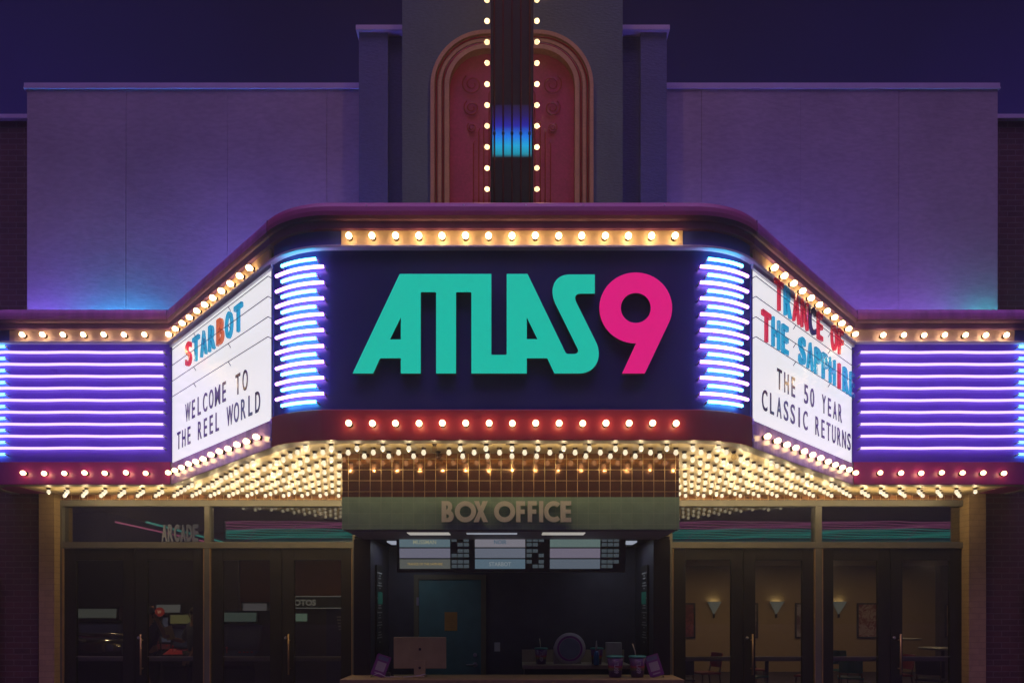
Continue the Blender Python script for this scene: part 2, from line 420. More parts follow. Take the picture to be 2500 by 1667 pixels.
# lower brick wings further out
for sx in (-1, 1):
    a, b = sorted((sx*6.29, sx*14))
    bpart(MB().box(a, b, 8.95, 9.5, 0.0, 8.26), "brick_wall", M_brick)
    bpart(MB().box(a, b, 8.90, 9.5, 8.262, 8.32, bevel=0.004), "parapet_cap", M_cap)
    c, d = sorted((sx*6.14, sx*9.0))
    bpart(MB().box(c, d, 8.62, 8.94, 0.0, 3.5), "brick_wall", M_brick)
    # painted brick pilaster
    pa, pb = (-6.10, -5.90) if sx < 0 else (5.89, 6.11)
    bpart(MB().box(pa, pb, 8.58, 8.94, 0.0, 3.3), "painted_pilaster", M_bpaint)
    # step blocks
    q0, q1, qm = (-1.905, -1.36, -1.545) if sx < 0 else (1.365, 1.925, 1.60)
    zs = 8.87
    oo, ii = (q0, q1) if sx < 0 else (q1, q0)
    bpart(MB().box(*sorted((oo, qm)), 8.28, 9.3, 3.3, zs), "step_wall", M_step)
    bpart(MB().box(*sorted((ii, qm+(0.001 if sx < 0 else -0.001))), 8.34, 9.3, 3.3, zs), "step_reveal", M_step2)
    x0_, x1_ = sorted((q0, q1))
    bpart(MB().box(x0_-(0.03 if sx<0 else 0), x1_+(0.03 if sx>0 else 0), 8.24, 9.3, zs+0.001, zs+0.062, bevel=0.004), "parapet_cap", M_cap)
bpart(MB().box(-1.32, 1.33, Yt, 9.6, 3.3, 13.0), "tower", M_tower)

def arch_pts(hw, ztop, r, z0=5.0, n=14):
    p = [(-hw, z0)]
    for k in range(n+1):
        a = PI - PI/2*k/n; p.append((-hw+r+r*math.cos(a), ztop-r+r*math.sin(a)))
    for k in range(n+1):
        a = PI/2 - PI/2*k/n; p.append((hw-r+r*math.cos(a), ztop-r+r*math.sin(a)))
    return p + [(hw, z0)]
def arch_band(o1, o2, y0, y1, name, mt):
    A = arch_pts(HW-o1, ZT-o1, RR-o1); B = arch_pts(HW-o2, ZT-o2, RR-o2); n = len(A)
    vv = []
    for (x, z), (x2, z2) in zip(A, B): vv += [(x, y0, z), (x2, y0, z2), (x, y1, z), (x2, y1, z2)]
    ff = []
    for i in range(n-1):
        a = i*4; b = a+4
        ff += [(a, a+1, b+1, b), (a, b, b+2, a+2), (a+1, a+3, b+3, b+1)]
    return bpart(MB().add(vv, ff, smooth=False), name, mt)
HW, ZT, RR = 0.968, 8.575, 0.66
arch_band(0.0, 0.045, Yt-0.10, Yt-0.002, "arch_band", M_archgold)
arch_band(0.0455, 0.089, Yt-0.06, Yt-0.002, "arch_groove", M_archbrown)
arch_band(0.0895, 0.126, Yt-0.085, Yt-0.002, "arch_band", M_archgold)
arch_band(0.1265, 0.168, Yt-0.06, Yt-0.002, "arch_groove", M_archbrown)
arch_band(0.1685, 0.222, Yt-0.10, Yt-0.002, "arch_band", M_archgold)
for off in (0.067, 0.147):
    A = arch_pts(HW-off, ZT-off, RR-off)
    t_ = bpart(MB().tube([(x, Yt-0.078, z) for x, z in A], 0.0085, 8), "neon_tube", M_rtube)
# red inner panel
P = arch_pts(HW-0.222, ZT-0.222, RR-0.222)
me = poly_prism(P, [], 0.01); me.name = "arch_panel"; me.materials.append(M_archred)
o = link("arch_panel", me, bld, frame((0, Yt-0.006-8.8, 0), (1, 0, 0), (0, -1, 0)))
def spiral(cx, cz, r, turns, flip, n=40):
    return [(cx+flip*r*(1-0.75*k/n)*math.cos(2*PI*turns*k/n+2.2), Yt-0.035, cz+r*(1-0.75*k/n)*math.sin(2*PI*turns*k/n+2.2)) for k in range(n+1)]
for sx in (-1, 1):
    for (px, py, rp) in ((97, 212, 25), (98, 269, 20), (98, 317, 12)):
        bpart(MB().tube(spiral(sx*px/203.1, 1.7+(1487-py)/203.1, rp/203.1, 1.7, -sx), 0.0075, 6), "scroll_tube", M_rtube)
    for (px, ytop) in ((94, 350), (81, 320), (69, 300), (56, 230)):
        x = sx*px/203.1; zt = 1.7+(1487-ytop)/203.1
        mb = MB().tube([(x, Yt-0.035, 5.0), (x, Yt-0.035, zt-0.03), (x-sx*0.012, Yt-0.035, zt)], 0.0075, 6)
        for zz in (5.5, 6.1, 6.6):
            if zz < zt: mb.box(x-0.011, x+0.011, Yt-0.032, Yt-0.004, zz-0.006, zz+0.006)
        bpart(mb, "unlit_tube", M_rtube)
# solid body over the storefront, hidden behind marquee, and roof/back
bpart(MB().box(-6.12, 6.12, Yd, 8.9, 3.1285, 5.15), "wall_over_doors", M_tile)
bpart(MB().box(-6.12, 6.12, Yd, 9.3, 5.152, 5.3), "wall_over_doors", M_stucco)

# ------------------------------------------------------------------ marquee plan path
RF = 0.83
def base_path(narc=12):
    L = [(-6.46, 8.60)]
    for k in range(narc+1):
        a = PI + PI/2*k/narc; L.append((-6.0+0.46*math.cos(a), 8.41+0.46*math.sin(a)))
    i_w0 = len(L)-1
    L.append((-4.06, 7.95)); i_w1 = len(L)-1
    for k in range(narc+1):
        a = PI*1.25 + PI/4*k/narc; L.append((-1.60+RF*math.cos(a), 5.87+RF+RF*math.sin(a)))
    i_c0 = i_w1+1; i_c1 = len(L)-1
    Rr = [(-x, y) for x, y in L[::-1]]
    n = len(L)
    idx = dict(ret=(0, i_w0), wing=(i_w0, i_w1), board=(i_w1, i_c0), corner=(i_c0, i_c1), front=(i_c1, n),
               corner2=(n, 2*n-1-i_c0), board2=(2*n-1-i_c0, 2*n-1-i_w1), wing2=(2*n-1-i_w1, 2*n-1-i_w0), ret2=(2*n-1-i_w0, 2*n-1))
    return L+Rr, idx
PATH, IDX = base_path()
def off_path(o):
    n = len(PATH); out = []
    for i in range(n):
        p = Vector(PATH[i])
        d1 = (p-Vector(PATH[i-1])).normalized() if i > 0 else None
        d2 = (Vector(PATH[i+1])-p).normalized() if i < n-1 else None
        if d1 is None: d1 = d2
        if d2 is None: d2 = d1
        n1 = Vector((d1.y, -d1.x)); n2 = Vector((d2.y, -d2.x)); b = (n1+n2)
        b = b/ b.dot(n1) if b.length > 1e-6 else n1
        out.append(p + b*o)
    return out
def sweep(profile, a, b, smooth=False, dark=()):
    """profile = list of (outward offset, z) going round the section; a..b path indices"""
    cols = [off_path(o_) for o_, z in profile]; k = len(profile); vv = []
    for i in range(a, b+1):
        for c, (o_, z) in zip(cols, profile): vv.append((c[i].x, c[i].y, z))
    ff = []
    for i in range(b-a):
        for j in range(k-1):
            ff.append((i*k+j, i*k+j+1, (i+1)*k+j+1, (i+1)*k+j))
    mb = MB().add(vv, ff, smooth=smooth)
    for i in range(b-a):
        for j in dark: mb.mi[i*(k-1)+j] = 1
    return mb
marq = empty("theater_marquee", "wide angled cinema marquee with bulb strips, neon corners and a lit centre sign", "marquee", (0, 7.0, 3.2))
INV = Matrix.Translation((0, -7.0, -3.2))
def mpart(mb, name, mats, parent=None):
    o = mb.build(name, mats); o.parent = parent or marq; o.matrix_parent_inverse = INV if parent is None else Matrix.Identity(4)
    return o
N = len(PATH)-1
zTop, zC, zB, zL0, zL1, zN0, zF = 5.258, 5.075, 5.034, 4.884, 4.862, 3.455, 3.187
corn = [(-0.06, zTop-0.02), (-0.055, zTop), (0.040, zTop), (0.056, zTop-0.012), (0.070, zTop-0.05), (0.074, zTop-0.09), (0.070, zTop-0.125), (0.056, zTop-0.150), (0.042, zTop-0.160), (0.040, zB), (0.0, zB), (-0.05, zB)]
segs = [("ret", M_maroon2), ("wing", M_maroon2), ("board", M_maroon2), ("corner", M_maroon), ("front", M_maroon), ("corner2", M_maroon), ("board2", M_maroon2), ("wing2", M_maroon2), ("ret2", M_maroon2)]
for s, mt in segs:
    a, b = IDX[s]; mpart(sweep(corn, a, b, False, (6, 7, 8, 9, 10)), "cornice", [mt, M_corndark if s in ("front", "corner", "corner2") else mat("cornice_violet_shade", (0.13, 0.05, 0.15), 0.6)])  # lower faces take a darker colour as painted shade
# roof deck just under the cornice top
rp = [(p.x, p.y) for p in off_path(-0.03)]
mpart(MB().add([(x, y, 5.12) for x, y in rp] + [(x, y, 5.10) for x, y in rp], [list(range(N+1)), list(range(N+1, 2*N+2))[::-1]]), "roof_deck", M_black)
# bulb band backing (navy), lip, faces
for s in ("ret", "corner", "corner2", "ret2"):
    a, b = IDX[s]; mpart(sweep([(0.0, zB+0.01), (0.0, zL0-0.001)], a, b, True), "band_panel", M_navy2)
mpart(sweep([(-0.01, zL0), (0.050, zL0), (0.053, zL0-0.004), (0.053, zL1+0.004), (0.050, zL1), (-0.01, zL1)], 0, N), "lip_trim", M_pale)
def strip(seg, t0, t1, z0, z1, off=0.0, mt=M_cream, name="bulb_strip"):
    a, b = IDX[seg]
    A = Vector(off_path(off)[a]); B = Vector(off_path(off)[b]); d = (B-A)
    p0 = A+d*t0; p1 = A+d*t1; nn = Vector((d.y, -d.x)).normalized()*0.02
    mb = MB()
    vv = [(p0.x, p0.y, z0), (p1.x, p1.y, z0), (p1.x, p1.y, z1), (p0.x, p0.y, z1)]
    bk = [(x-nn.x, y-nn.y, z) for x, y, z in vv]
    mb.add(vv+bk, [(0,1,2,3),(4,7,6,5),(0,4,5,1),(1,5,6,2),(2,6,7,3),(3,7,4,0)])
    return mpart(mb, name, mt)
S = {}
S["front"] = strip("front", 0.03, 0.97, zL0+0.0005, zB-0.001, 0.008)
for q in ("0", "1"):
    a_, b_ = (0.0, 0.0295) if q == "0" else (0.9705, 1.0)
    strip("front", a_, b_, zL0+0.0005, zB-0.001, 0.0, M_navy2, "band_panel")
for s in ("board", "board2"): S[s] = strip(s, 0.03 if s == "board2" else 0.0, 1.0 if s == "board2" else 0.97, zL0+0.0005, zB-0.001, 0.006)
for s in ("wing", "wing2"): S[s] = strip(s, 0.0, 1.0, zL0+0.0005, zB-0.001, 0.004, mat("wing_backing", (0.40, 0.28, 0.30), 0.42, var=0.1))
# faces
for s in ("ret", "corner", "corner2", "ret2"):
    a, b = IDX[s]
    S["f_"+s] = mpart(sweep([(0, zL1-0.001), (0, zN0+0.001)], a, b, True), "corner_panel", M_cblue if "corner" in s else M_violet)
S["f_front"] = strip("front", 0, 1, zN0+0.001, zL1-0.001, 0.0, M_navy, "center_panel")
for s in ("wing", "wing2"): S["f_"+s] = strip(s, 0, 1, zN0+0.001, zL1-0.001, 0.0, M_violet, "wing_panel")
# lower fascia
for s in ("ret", "wing", "corner", "front", "corner2", "wing2", "ret2"):
    a, b = IDX[s]
    S["l_"+s] = mpart(sweep([(-0.02, zN0), (0.022, zN0), (0.024, zN0-0.006), (0.024, zF+0.004), (0.020, zF), (-0.02, zF)], a, b), "lower_fascia", M_red if s in ("corner", "front", "corner2") else M_mag)
for s in ("board", "board2"):
    a, b = IDX[s]
    S["l_"+s] = mpart(sweep([(-0.02, zN0-0.015), (0.012, zN0-0.015), (0.014, zF+0.004), (0.010, zF), (-0.02, zF)], a, b), "lower_fascia", M_lilac)
# seam covers where the fascia sections meet, and bolts along the cornice
for s in ("board", "board2"):
    for i_ in (0, 1):
        q_ = off_path(0.027)[IDX[s][i_]]; c_ = off_path(0.060)[IDX[s][i_]]
        if abs(q_.x) < 3:
            mpart(MB().tube([(q_.x, q_.y, zF+0.005), (q_.x, q_.y, zN0-0.01)], 0.007, 6).box(q_.x-0.012, q_.x+0.012, q_.y-0.010, q_.y+0.004, zF+0.05, zF+0.075).box(q_.x-0.012, q_.x+0.012, q_.y-0.010, q_.y+0.004, zF+0.20, zF+0.225), "seam_cover", M_lilac)
        mpart(MB().tube([(c_.x, c_.y-0.012, zTop-0.155), (c_.x, c_.y-0.014, zTop-0.02)], 0.005, 6), "seam_joint", M_corndark)
for x_ in (-1.27, -0.42, 0.12, 0.62, 1.33):
    mpart(MB().lathe([(0.006, 0), (0.006, 0.003), (0.003, 0.005)], 8, 0, Matrix.Translation((x_, 5.87-0.064, zTop-0.035)) @ Matrix.Rotation(PI/2, 4, 'X')), "bolt", M_pale)
# soffit trim ring (underside)
mpart(sweep([(0.0095, zF-0.001), (-0.10, zF-0.001), (-0.105, zF+0.02)], 0, N), "soffit_trim", M_sofftrim)
# soffit panel
sp_ = [(p.x, p.y) for p in off_path(-0.10)]
sp_ = [(max(-6.02, min(6.02, x)), min(y, Yd-0.001)) for x, y in sp_]
sp_[0] = (-6.02, Yd-0.001); sp_[-1] = (6.02, Yd-0.001)
clean = [sp_[0]]
for p in sp_[1:]:
    if (Vector(p)-Vector(clean[-1])).length > 0.003: clean.append(p)
nS = len(clean)
soff = mpart(MB().add([(x, y, zF+0.012) for x, y in clean] + [(x, y, zF+0.03) for x, y in clean], [list(range(nS))[::-1], list(range(nS, 2*nS))]), "soffit_panel", M_soffit)
for a_, b_ in ((-6.45, -6.025), (6.025, 6.45)): mpart(MB().box(a_, b_, 8.0, 8.61, zF+0.008, zF+0.03), "end_soffit", M_maroon)

# ------------------------------------------------------------------ bulbs
def bulb_mesh(name, em, r=0.027, L=0.052, collar=0.021, hi=True):
    mb = MB()
    mb.lathe([(collar+0.004, 0), (collar+0.003, 0.006), (collar-0.003, 0.010), (collar-0.004, 0.020)], 12, 1)
    prof = [(0.013, 0.018), (0.017, 0.026)]
    nn_ = 7 if hi else 5
    for k in range(nn_+1):
        a = -0.65 + (PI/2+0.65)*k/nn_
        prof.append((max(0.0001, r*math.cos(a)), L + r*1.08*math.sin(a)))
    mb.lathe(prof, 12 if hi else 9, 0)
    return mb.mesh(name, [em, M_socket])
B_top = bulb_mesh("light_bulb", M_bulbT); B_low = bulb_mesh("fascia_bulb", M_bulbR)
B_sof = bulb_mesh("soffit_bulb", M_bulbS, 0.023, 0.046, hi=False); B_bl = bulb_mesh("blade_bulb", M_bulbB, 0.022, 0.042, 0.017)
B_off = bulb_mesh("burnt_out_bulb", M_bulboff)
def lamp(p, watts, col, parent):
    """the light a bulb throws, a point just off its tip"""
    L = bpy.data.lights.new("bulb_lamp", 'POINT'); L.energy = watts; L.color = col; L.shadow_soft_size = 0.0
    o = bpy.data.objects.new("bulb_lamp", L); COL.objects.link(o); o.parent = parent; o.location = p
    return o
def bulb(name, me, p, d, parent, inv=INV):
    d = Vector(d).normalized()
    q = d.to_track_quat('Z', 'Y').to_euler()
    o = bpy.data.objects.new(name, me); COL.objects.link(o)
    o.parent = parent; o.matrix_parent_inverse = inv
    o.location = p; o.rotation_euler = q
    return o
I4 = Matrix.Identity(4)
# parts parented to marq have inverse so that their local = world shifted; sub-parts sit in the part's own space (= world metres)
jit = lambda a=0.035: random.uniform(-a, a)
for k in range(15):
    x = (-394.5+56.36*k)/277.0
    bulb("light_bulb", B_top, (x, 5.862, 4.962), (jit(), -1, -0.05+jit()), S["front"], I4)
    bulb("fascia_bulb", B_low, (x+0.004, 5.846, 3.318), (jit(), -1, jit()+0.03), S["l_front"], I4)
n45 = Vector((-0.7071, -0.7071))
for k in range(12):
    t = 0.28+0.1561*k
    for sx, s in ((-1, "board"), (1, "board2")):
        bulb("light_bulb", B_top, (sx*(2.187+t)+sx*0.004, 6.113+t*0.981-0.004, 4.955), (sx*0.7071+jit(), -0.7071, jit()), S[s], I4)
    t = 0.161+0.1517*k
    for sx, s in ((-1, "board"), (1, "board2")):
        bulb("fascia_bulb", B_low, (sx*(2.187+t)+sx*0.01, 6.113+t*0.981-0.01, 3.315+jit(0.004)), (sx*0.7071+jit(0.12), -0.7071, jit(0.1)), S["l_"+s], I4)
for k in range(7):
    xl = (62.5+49.4*k-1250)/204.4; xr = (2150+49.8*k-1250)/204.4
    bulb("light_bulb", B_top, (xl, 7.943, 4.955), (jit(), -1, jit()), S["wing"], I4)
    bulb("light_bulb", B_top, (xr, 7.943, 4.950), (jit(), -1, jit()), S["wing2"], I4)
    xl = (68.3+49.4*k-1250)/204.4; xr = (2141+49.8*k-1250)/204.4
    bulb("fascia_bulb", B_low, (xl, 7.925, 3.312), (jit(0.1), -1, jit(0.1)), S["l_wing"], I4)
    bulb("fascia_bulb", B_low, (xr, 7.925, 3.312), (jit(0.1), -1, jit(0.1)), S["l_wing2"], I4)
# soffit field
def inside(x, y):
    if abs(x) < 1.66 and y > 6.33: return False
    if abs(x) > 5.85 or y > Yd-0.09: return False
    ax = abs(x)
    if ax <= 1.60: f = 5.87
    elif ax <= 4.06: f = max(5.87, 6.07+(ax-2.18)+0.0)
    else: f = 7.95
    return y > f+0.15
spots = []
row = 0; y = 6.03
while y < Yd-0.05:
    x0 = 0.0 if row % 2 == 0 else 0.117
    k = -30
    while k < 31:
        x = x0+k*0.234
        if inside(x, y): spots.append((x, y))
        k += 1
    y += 0.147; row += 1
offs = {(-0.702, 6.03), (1.989, 6.202)}
spots.sort(key=lambda q: q[1]+0.25*abs(q[0]))
big, rest = spots[:100], spots[100:]
nb = 0
for (x, y) in big:
    dead = (abs(x+0.702) < 0.02 and y < 6.4) or (abs(x-2.106) < 0.13 and 6.3 < y < 6.45)
    bulb("soffit_bulb", B_off if dead else B_sof, (x, y, zF+0.0115), (jit(), jit(), -1), soff, I4)
for i_, (x, y) in enumerate(spots):
    if (round(x/0.117)+round((y-6.03)/0.147)//2) % 2 == 0: lamp((x, y, zF-0.075), 0.62, (1.0, 0.74, 0.38), soff)
mb = MB(); tmp = B_sof
rv = [v.co.copy() for v in tmp.vertices]; rf = [list(p.vertices) for p in tmp.polygons]; rm = [p.material_index for p in tmp.polygons]
for (x, y) in rest:
    R = Matrix.Translation((x, y, zF+0.0115)) @ Matrix.Rotation(PI, 4, 'X') @ Matrix.Rotation(jit(), 4, 'Y')
    o_ = len(mb.v); mb.v += [tuple(R @ v) for v in rv]
    for f, mi in zip(rf, rm): mb.f.append([i+o_ for i in f]); mb.mi.append(mi); mb.sm.append(True)
fld = mb.build("soffit_bulb_field", [M_bulbS, M_socket], soff); fld["kind"] = "stuff"
print("soffit bulbs", len(spots))

# ------------------------------------------------------------------ neon
def arc_corner(sx, off, x_in, a_in, a_out):
    """points along the front corner: from x_in on the flat face round to angle"""
    R = RF+off; c = (-1.60, 5.87+RF)
    pts = [(x_in, 5.87-off)]
    if x_in > -1.60: pts.append((-1.60, 5.87-off))
    n = 10
    for k in range(n+1):
        a = a_in + (a_out-a_in)*k/n; pts.append((c[0]+R*math.cos(a), c[1]+R*math.sin(a)))
    if x_in <= -1.60: pts = pts[1:]
    return [(-sx*p[0], p[1]) for p in pts]
def neon(pts, z, r, mt, parent, wob=0.0, out=0.05):
    P3 = [(p[0], p[1], z+(math.sin(i*1.7)*wob)) for i, p in enumerate(pts)]
    mb = MB().tube(P3, r, 10)
    # electrode ends turning back to the face, and standoff supports
    o = mb.build("neon_tube", mt, parent)
    for e0, e1 in ((P3[0], P3[1]), (P3[-1], P3[-2])):
        d = (Vector(e0)-Vector(e1)).normalized(); nrm = Vector((-d.y, d.x, 0))
        mid = Vector(e0)+d*0.012
        if nrm.y < 0: nrm = -nrm
        MB().tube([Vector(e0)+d*0.001, mid, mid+nrm*0.045-Vector((0, 0, 0.01))], r*0.62, 8).build("electrode", M_steel, o)
    return o
for sx in (-1, 1):
    par = S["f_corner"] if sx < 0 else S["f_corner2"]
    for k in range(10):
        z = 4.768-0.1388*k
        neon(arc_corner(sx, 0.045, -1.72, PI*1.5-math.asin(0.12/0.875), PI*1.5-math.radians(31.7)), z, 0.0135, M_cyan, par)
        if k < 9:
            neon(arc_corner(sx, 0.045, -1.65, PI*1.5-math.asin(0.05/0.875), PI*1.5-math.radians(36.9)), z-0.0694, 0.0135, M_pur, par)
    wp = S["f_wing"] if sx < 0 else S["f_wing2"]
    rp_ = S["f_ret"] if sx < 0 else S["f_ret2"]
    for k in range(9):
        z = 4.748-0.1420*k
        pts = [(-4.14, 7.90)]
        for q in range(1, 9): pts.append((-4.14-1.86*q/8, 7.90))
        for q in range(1, 9):
            a = PI*1.5-PI*0.5*q/9; pts.append((-6.0+0.51*math.cos(a), 8.41+0.51*math.sin(a)))
        neon([(-sx*p[0], p[1]) for p in pts], z, 0.0155, M_pur2, wp, wob=0.003)
    for k in range(10):
        z = 4.819-0.1420*k
        pts = [(-6.02, 7.90)]
        for q in range(1, 9):
            a = PI*1.5-PI*0.48*q/8; pts.append((-6.0+0.51*math.cos(a), 8.41+0.51*math.sin(a)))
        neon([(-sx*p[0], p[1]) for p in pts], z, 0.0155, M_cyan2, rp_)

# ------------------------------------------------------------------ centre logo
def zz(x, y): return ((650+x*0.4464-1250)/280.2, (1487-(450+y*0.4464))/280.2)
def rc(p, a, b, r, n=4):
    """round corner at p between directions to a and b"""
    p, a, b = Vector(p), Vector(a), Vector(b); u = (a-p).normalized(); v = (b-p).normalized()
    s, t = p+u*r, p+v*r
    return [tuple(s*(1-k/n)**2 + p*2*(k/n)*(1-k/n) + t*(k/n)**2) for k in range(n+1)]
def bez(p0, p1, p2, p3, n=12):
    out = []
    for k in range(n+1):
        t = k/n; out.append(tuple((1-t)**3*p0[i]+3*(1-t)**2*t*p1[i]+3*(1-t)*t*t*p2[i]+t**3*p3[i] for i in (0, 1)))
    return out
out = [(472, 1034), (730, 490), (1231, 490)]
out += rc((1231, 932), (1231, 490), (1315, 932), 7) + rc((1315, 932), (1231, 932), (1315, 490), 7)
out += [(1315, 490), (1429, 490)]
out += bez((1636, 918), (1640, 926), (1646, 927), (1656, 927), 5) + bez((1684, 927), (1700, 927), (1711, 916), (1703, 899), 6)
out += bez((1582, 655), (1562, 615), (1562, 575), (1570, 555), 6)[:-1] + bez((1570, 555), (1582, 515), (1615, 493), (1660, 493), 10)
out += [(1797, 493), (1797, 598)]
out += bez((1718, 598), (1690, 599), (1685, 616), (1693, 640), 7)
out += bez((1800, 855), (1845, 935), (1808, 1034), (1712, 1034), 14)
out += [(1576, 1034), (1537, 951), (1425, 951), (1425, 1034), (1122, 1034)]
out += rc((1122, 590), (1122, 1034), (1038, 590), 7) + rc((1038, 590), (1122, 590), (1038, 1034), 7)
out += [(1038, 1034), (929, 1034)] + rc((929, 590), (929, 1034), (845, 590), 7) + rc((845, 590), (929, 590), (845, 1034), 7)
out += [(845, 1034), (736, 1034), (736, 951)] + rc((623, 951), (736, 951), (585, 1034), 8) + [(585, 1034)]
h1 = [(736, 728), (736, 848), (677, 848)]; h2 = [(1425, 728), (1483, 846), (1425, 846)]
nine = []
a0 = math.radians(-25); a1 = math.radians(270)
for k in range(49):
    a = a0+(a1-a0)*k/48; nine.append((2021+199*math.cos(a), 676-194*math.sin(a)))
nine[-1] = (2022, 870)
nine += [(1946, 1034), (2070, 1034)]
hole9 = [(2021+82*math.cos(2*PI*k/36), 676+82*math.sin(2*PI*k/36)) for k in range(36)]
def logo(name, outl, holes, mt):
    me = poly_prism([zz(*p) for p in outl], [[zz(*p) for p in h] for h in holes], 0.045)
    me.name = name; me.materials.append(mt); me.materials.append(M_signside)
    for p in me.polygons:
        if p.normal.z < 0.9: p.material_index = 1
    o = link(name, me, S["f_front"], frame((0, 5.844, 1.7), (1, 0, 0), (0, -1, 0)))
    return o
logo("logo_lettering", out, [h1, h2], M_teal)
logo("numeral", nine, [hole9], M_pink)

# ------------------------------------------------------------------ letter boards
E = {-1: Vector((0.7071, -0.7071, 0)), 1: Vector((0.7071, 0.7071, 0))}
NRM = {-1: Vector((-0.7071, -0.7071, 0)), 1: Vector((0.7071, -0.7071, 0))}
def on_board(sx, t, z, off): p = Vector((sx*(2.187+t), 6.113+t*0.981, z)); return p + NRM[sx]*off
BRD = {}
for sx in (-1, 1):
    p0 = on_board(sx, 0.02, 0, 0.0); p1 = on_board(sx, 1.865, 0, 0.0)
    n_ = NRM[sx]
    def slab(ta, tb, z0, z1, o0, o1, mt, name, par=None):
        a = on_board(sx, ta, 0, 0); b = on_board(sx, tb, 0, 0)
        vv = []
        for zq in (z0, z1):
            for oq in (o0, o1):
                for q in (a, b): vv.append((q.x+n_.x*oq, q.y+n_.y*oq, zq))
        return mpart(MB().add(vv, [(0,1,3,2),(4,6,7,5),(0,4,5,1),(2,3,7,6),(0,2,6,4),(1,5,7,3)]), name, mt, par)
    bd = slab(0.022, 1.858, 3.445, 4.822, -0.02, 0.004, M_board, "letter_board"); BRD[sx] = bd
    slab(-0.002, 0.0215, zN0-0.012, zL1-0.001, -0.03, 0.010, M_navy2, "board_jamb")
    slab(1.8585, 1.872, zN0-0.012, zL1-0.001, -0.03, 0.006, M_navy2, "board_jamb")
    slab(0.0, 1.87, 4.8225, zL1-0.001, -0.03, 0.03, M_pale, "board_header")
    for zr in (4.76, 4.575, 4.388, 4.205):
        a = on_board(sx, 0.03, zr, 0.035); b = on_board(sx, 1.85, zr, 0.035)
        mb = MB().tube([on_board(sx, 0.012, zr-0.02, 0.012), a, b, on_board(sx, 1.86, zr-0.02, 0.012)], 0.0042, 6)
        for tt in (0.66, 1.32):
            mb.tube([on_board(sx, tt, zr, 0.035), on_board(sx, tt+0.004, zr-0.016, 0.02), on_board(sx, tt+0.01, zr-0.03, 0.004)], 0.0045, 6)
        mb.build("letter_rail", M_rail, bd)
def hang(sx, txt, cols, t0, dt, z0, h, sign, word_of, grp):
    i = 0
    cname = {"R": "red", "B": "blue", "O": "orange", "K": "dark navy"}
    mm = {"R": GELR, "B": GELB, "O": GELO, "K": GELK}
    for k, ch in enumerate(txt):
        if ch == " ": continue
        c = cols[i]; i += 1
        w = {"I": 0.065, "T": 0.205, "E": 0.155, "F": 0.155, "N": 0.19}.get(ch, 0.185)
        me = glyph(ch, w*0.86, h, 0.026, 0.012, 0.006)
        t = t0+sign*dt*k
        p = on_board(sx, t-0.035, z0+random.uniform(-0.004, 0.004), 0.064)
        ob = put("sign_letter", me, mm[c], None, frame(p, E[sx], NRM[sx]))
        tag(ob, word_of(k, ch, cname[c]), "sign letter", grp)
ordn = ["first", "second", "third", "fourth", "fifth", "sixth", "seventh", "eighth"]
hang(-1, "STARBOT", "RBBBOBB", 1.376, 0.154, 4.395, 0.265, -1,
     lambda k, ch, c: f"{c} acrylic letter {ch}, {ordn[k]} letter of STARBOT on the left board", "acrylic letters on the left board")
def lab2(k, ch, c):
    return (f"{c} acrylic letter {ch}, {ordn[k]} letter of TRANCE on the right board" if k < 6 else f"{c} acrylic letter {ch} of the word OF on the right board")
hang(1, "TRANCE OF", "RBRRKRRR", 0.345, 0.1433, 4.555, 0.285, 1, lab2, "acrylic letters on the right board")
def lab3(k, ch, c):
    return (f"{c} acrylic letter {ch}, {ordn[k]} letter of THE above the printed lines" if k < 3 else f"{c} acrylic letter {ch}, {ordn[k-4]} letter of SAPPHIRE on the right board")
hang(1, "THE SAPPHIRE", "RBBBBBBBRBB", 0.152, 0.145, 4.172, 0.28, 1, lab3, "acrylic letters on the right board")
def printed(sx, txt, ta, tb, z0, h):
    n = len(txt)
    for k, ch in enumerate(txt):
        if ch == " ": continue
        w = {"I": 0.032, "W": 0.165, "M": 0.145, "T": 0.115, "O": 0.125, "C": 0.12, "N": 0.125, "E": 0.09, "L": 0.09}.get(ch, 0.11)
        t = ta+(tb-ta)*k/(n-1)
        me = glyph(ch, w*0.95, h, 0.006, 0.008)
        put("printed_letter", me, M_print, BRD[sx], frame(on_board(sx, t, z0, 0.0045), E[sx], NRM[sx]))
printed(-1, "WELCOME TO", 1.497, 0.4227, 3.842, 0.205)
printed(-1, "THE REEL WORLD", 1.700, 0.2256, 3.572, 0.20)
printed(1, "THE 50 YEAR", 0.433, 1.586, 3.855, 0.20)
printed(1, "CLASSIC RETURNS", 0.201, 1.788, 3.578, 0.20)

# ------------------------------------------------------------------ blade sign
blade = empty("blade_sign", "tall narrow dark vertical blade sign edged with warm bulbs above the marquee", "blade sign", (0, 7.2, 5.12))
def bl(mb, name, mats, parent=None):
    o = mb.build(name, mats); o.parent = parent or blade
    o.matrix_parent_inverse = Matrix.Translation((0, -7.2, -5.12)) if parent is None else I4
    return o
body = bl(MB().box(-0.200, 0.200, 6.43, 7.99, 5.125, 13.2), "sign_body", M_blade)
bl(MB().box(-0.205, -0.188, 6.372, 6.4295, 5.125, 13.2).box(0.188, 0.205, 6.372, 6.4295, 5.125, 13.2), "edge_channel", M_blade)
bl(MB().box(-0.1875, 0.1875, 6.418, 6.4295, 5.125, 6.055).box(-0.1875, 0.1875, 6.418, 6.4295, 6.56, 13.2), "face_panel", M_blade)
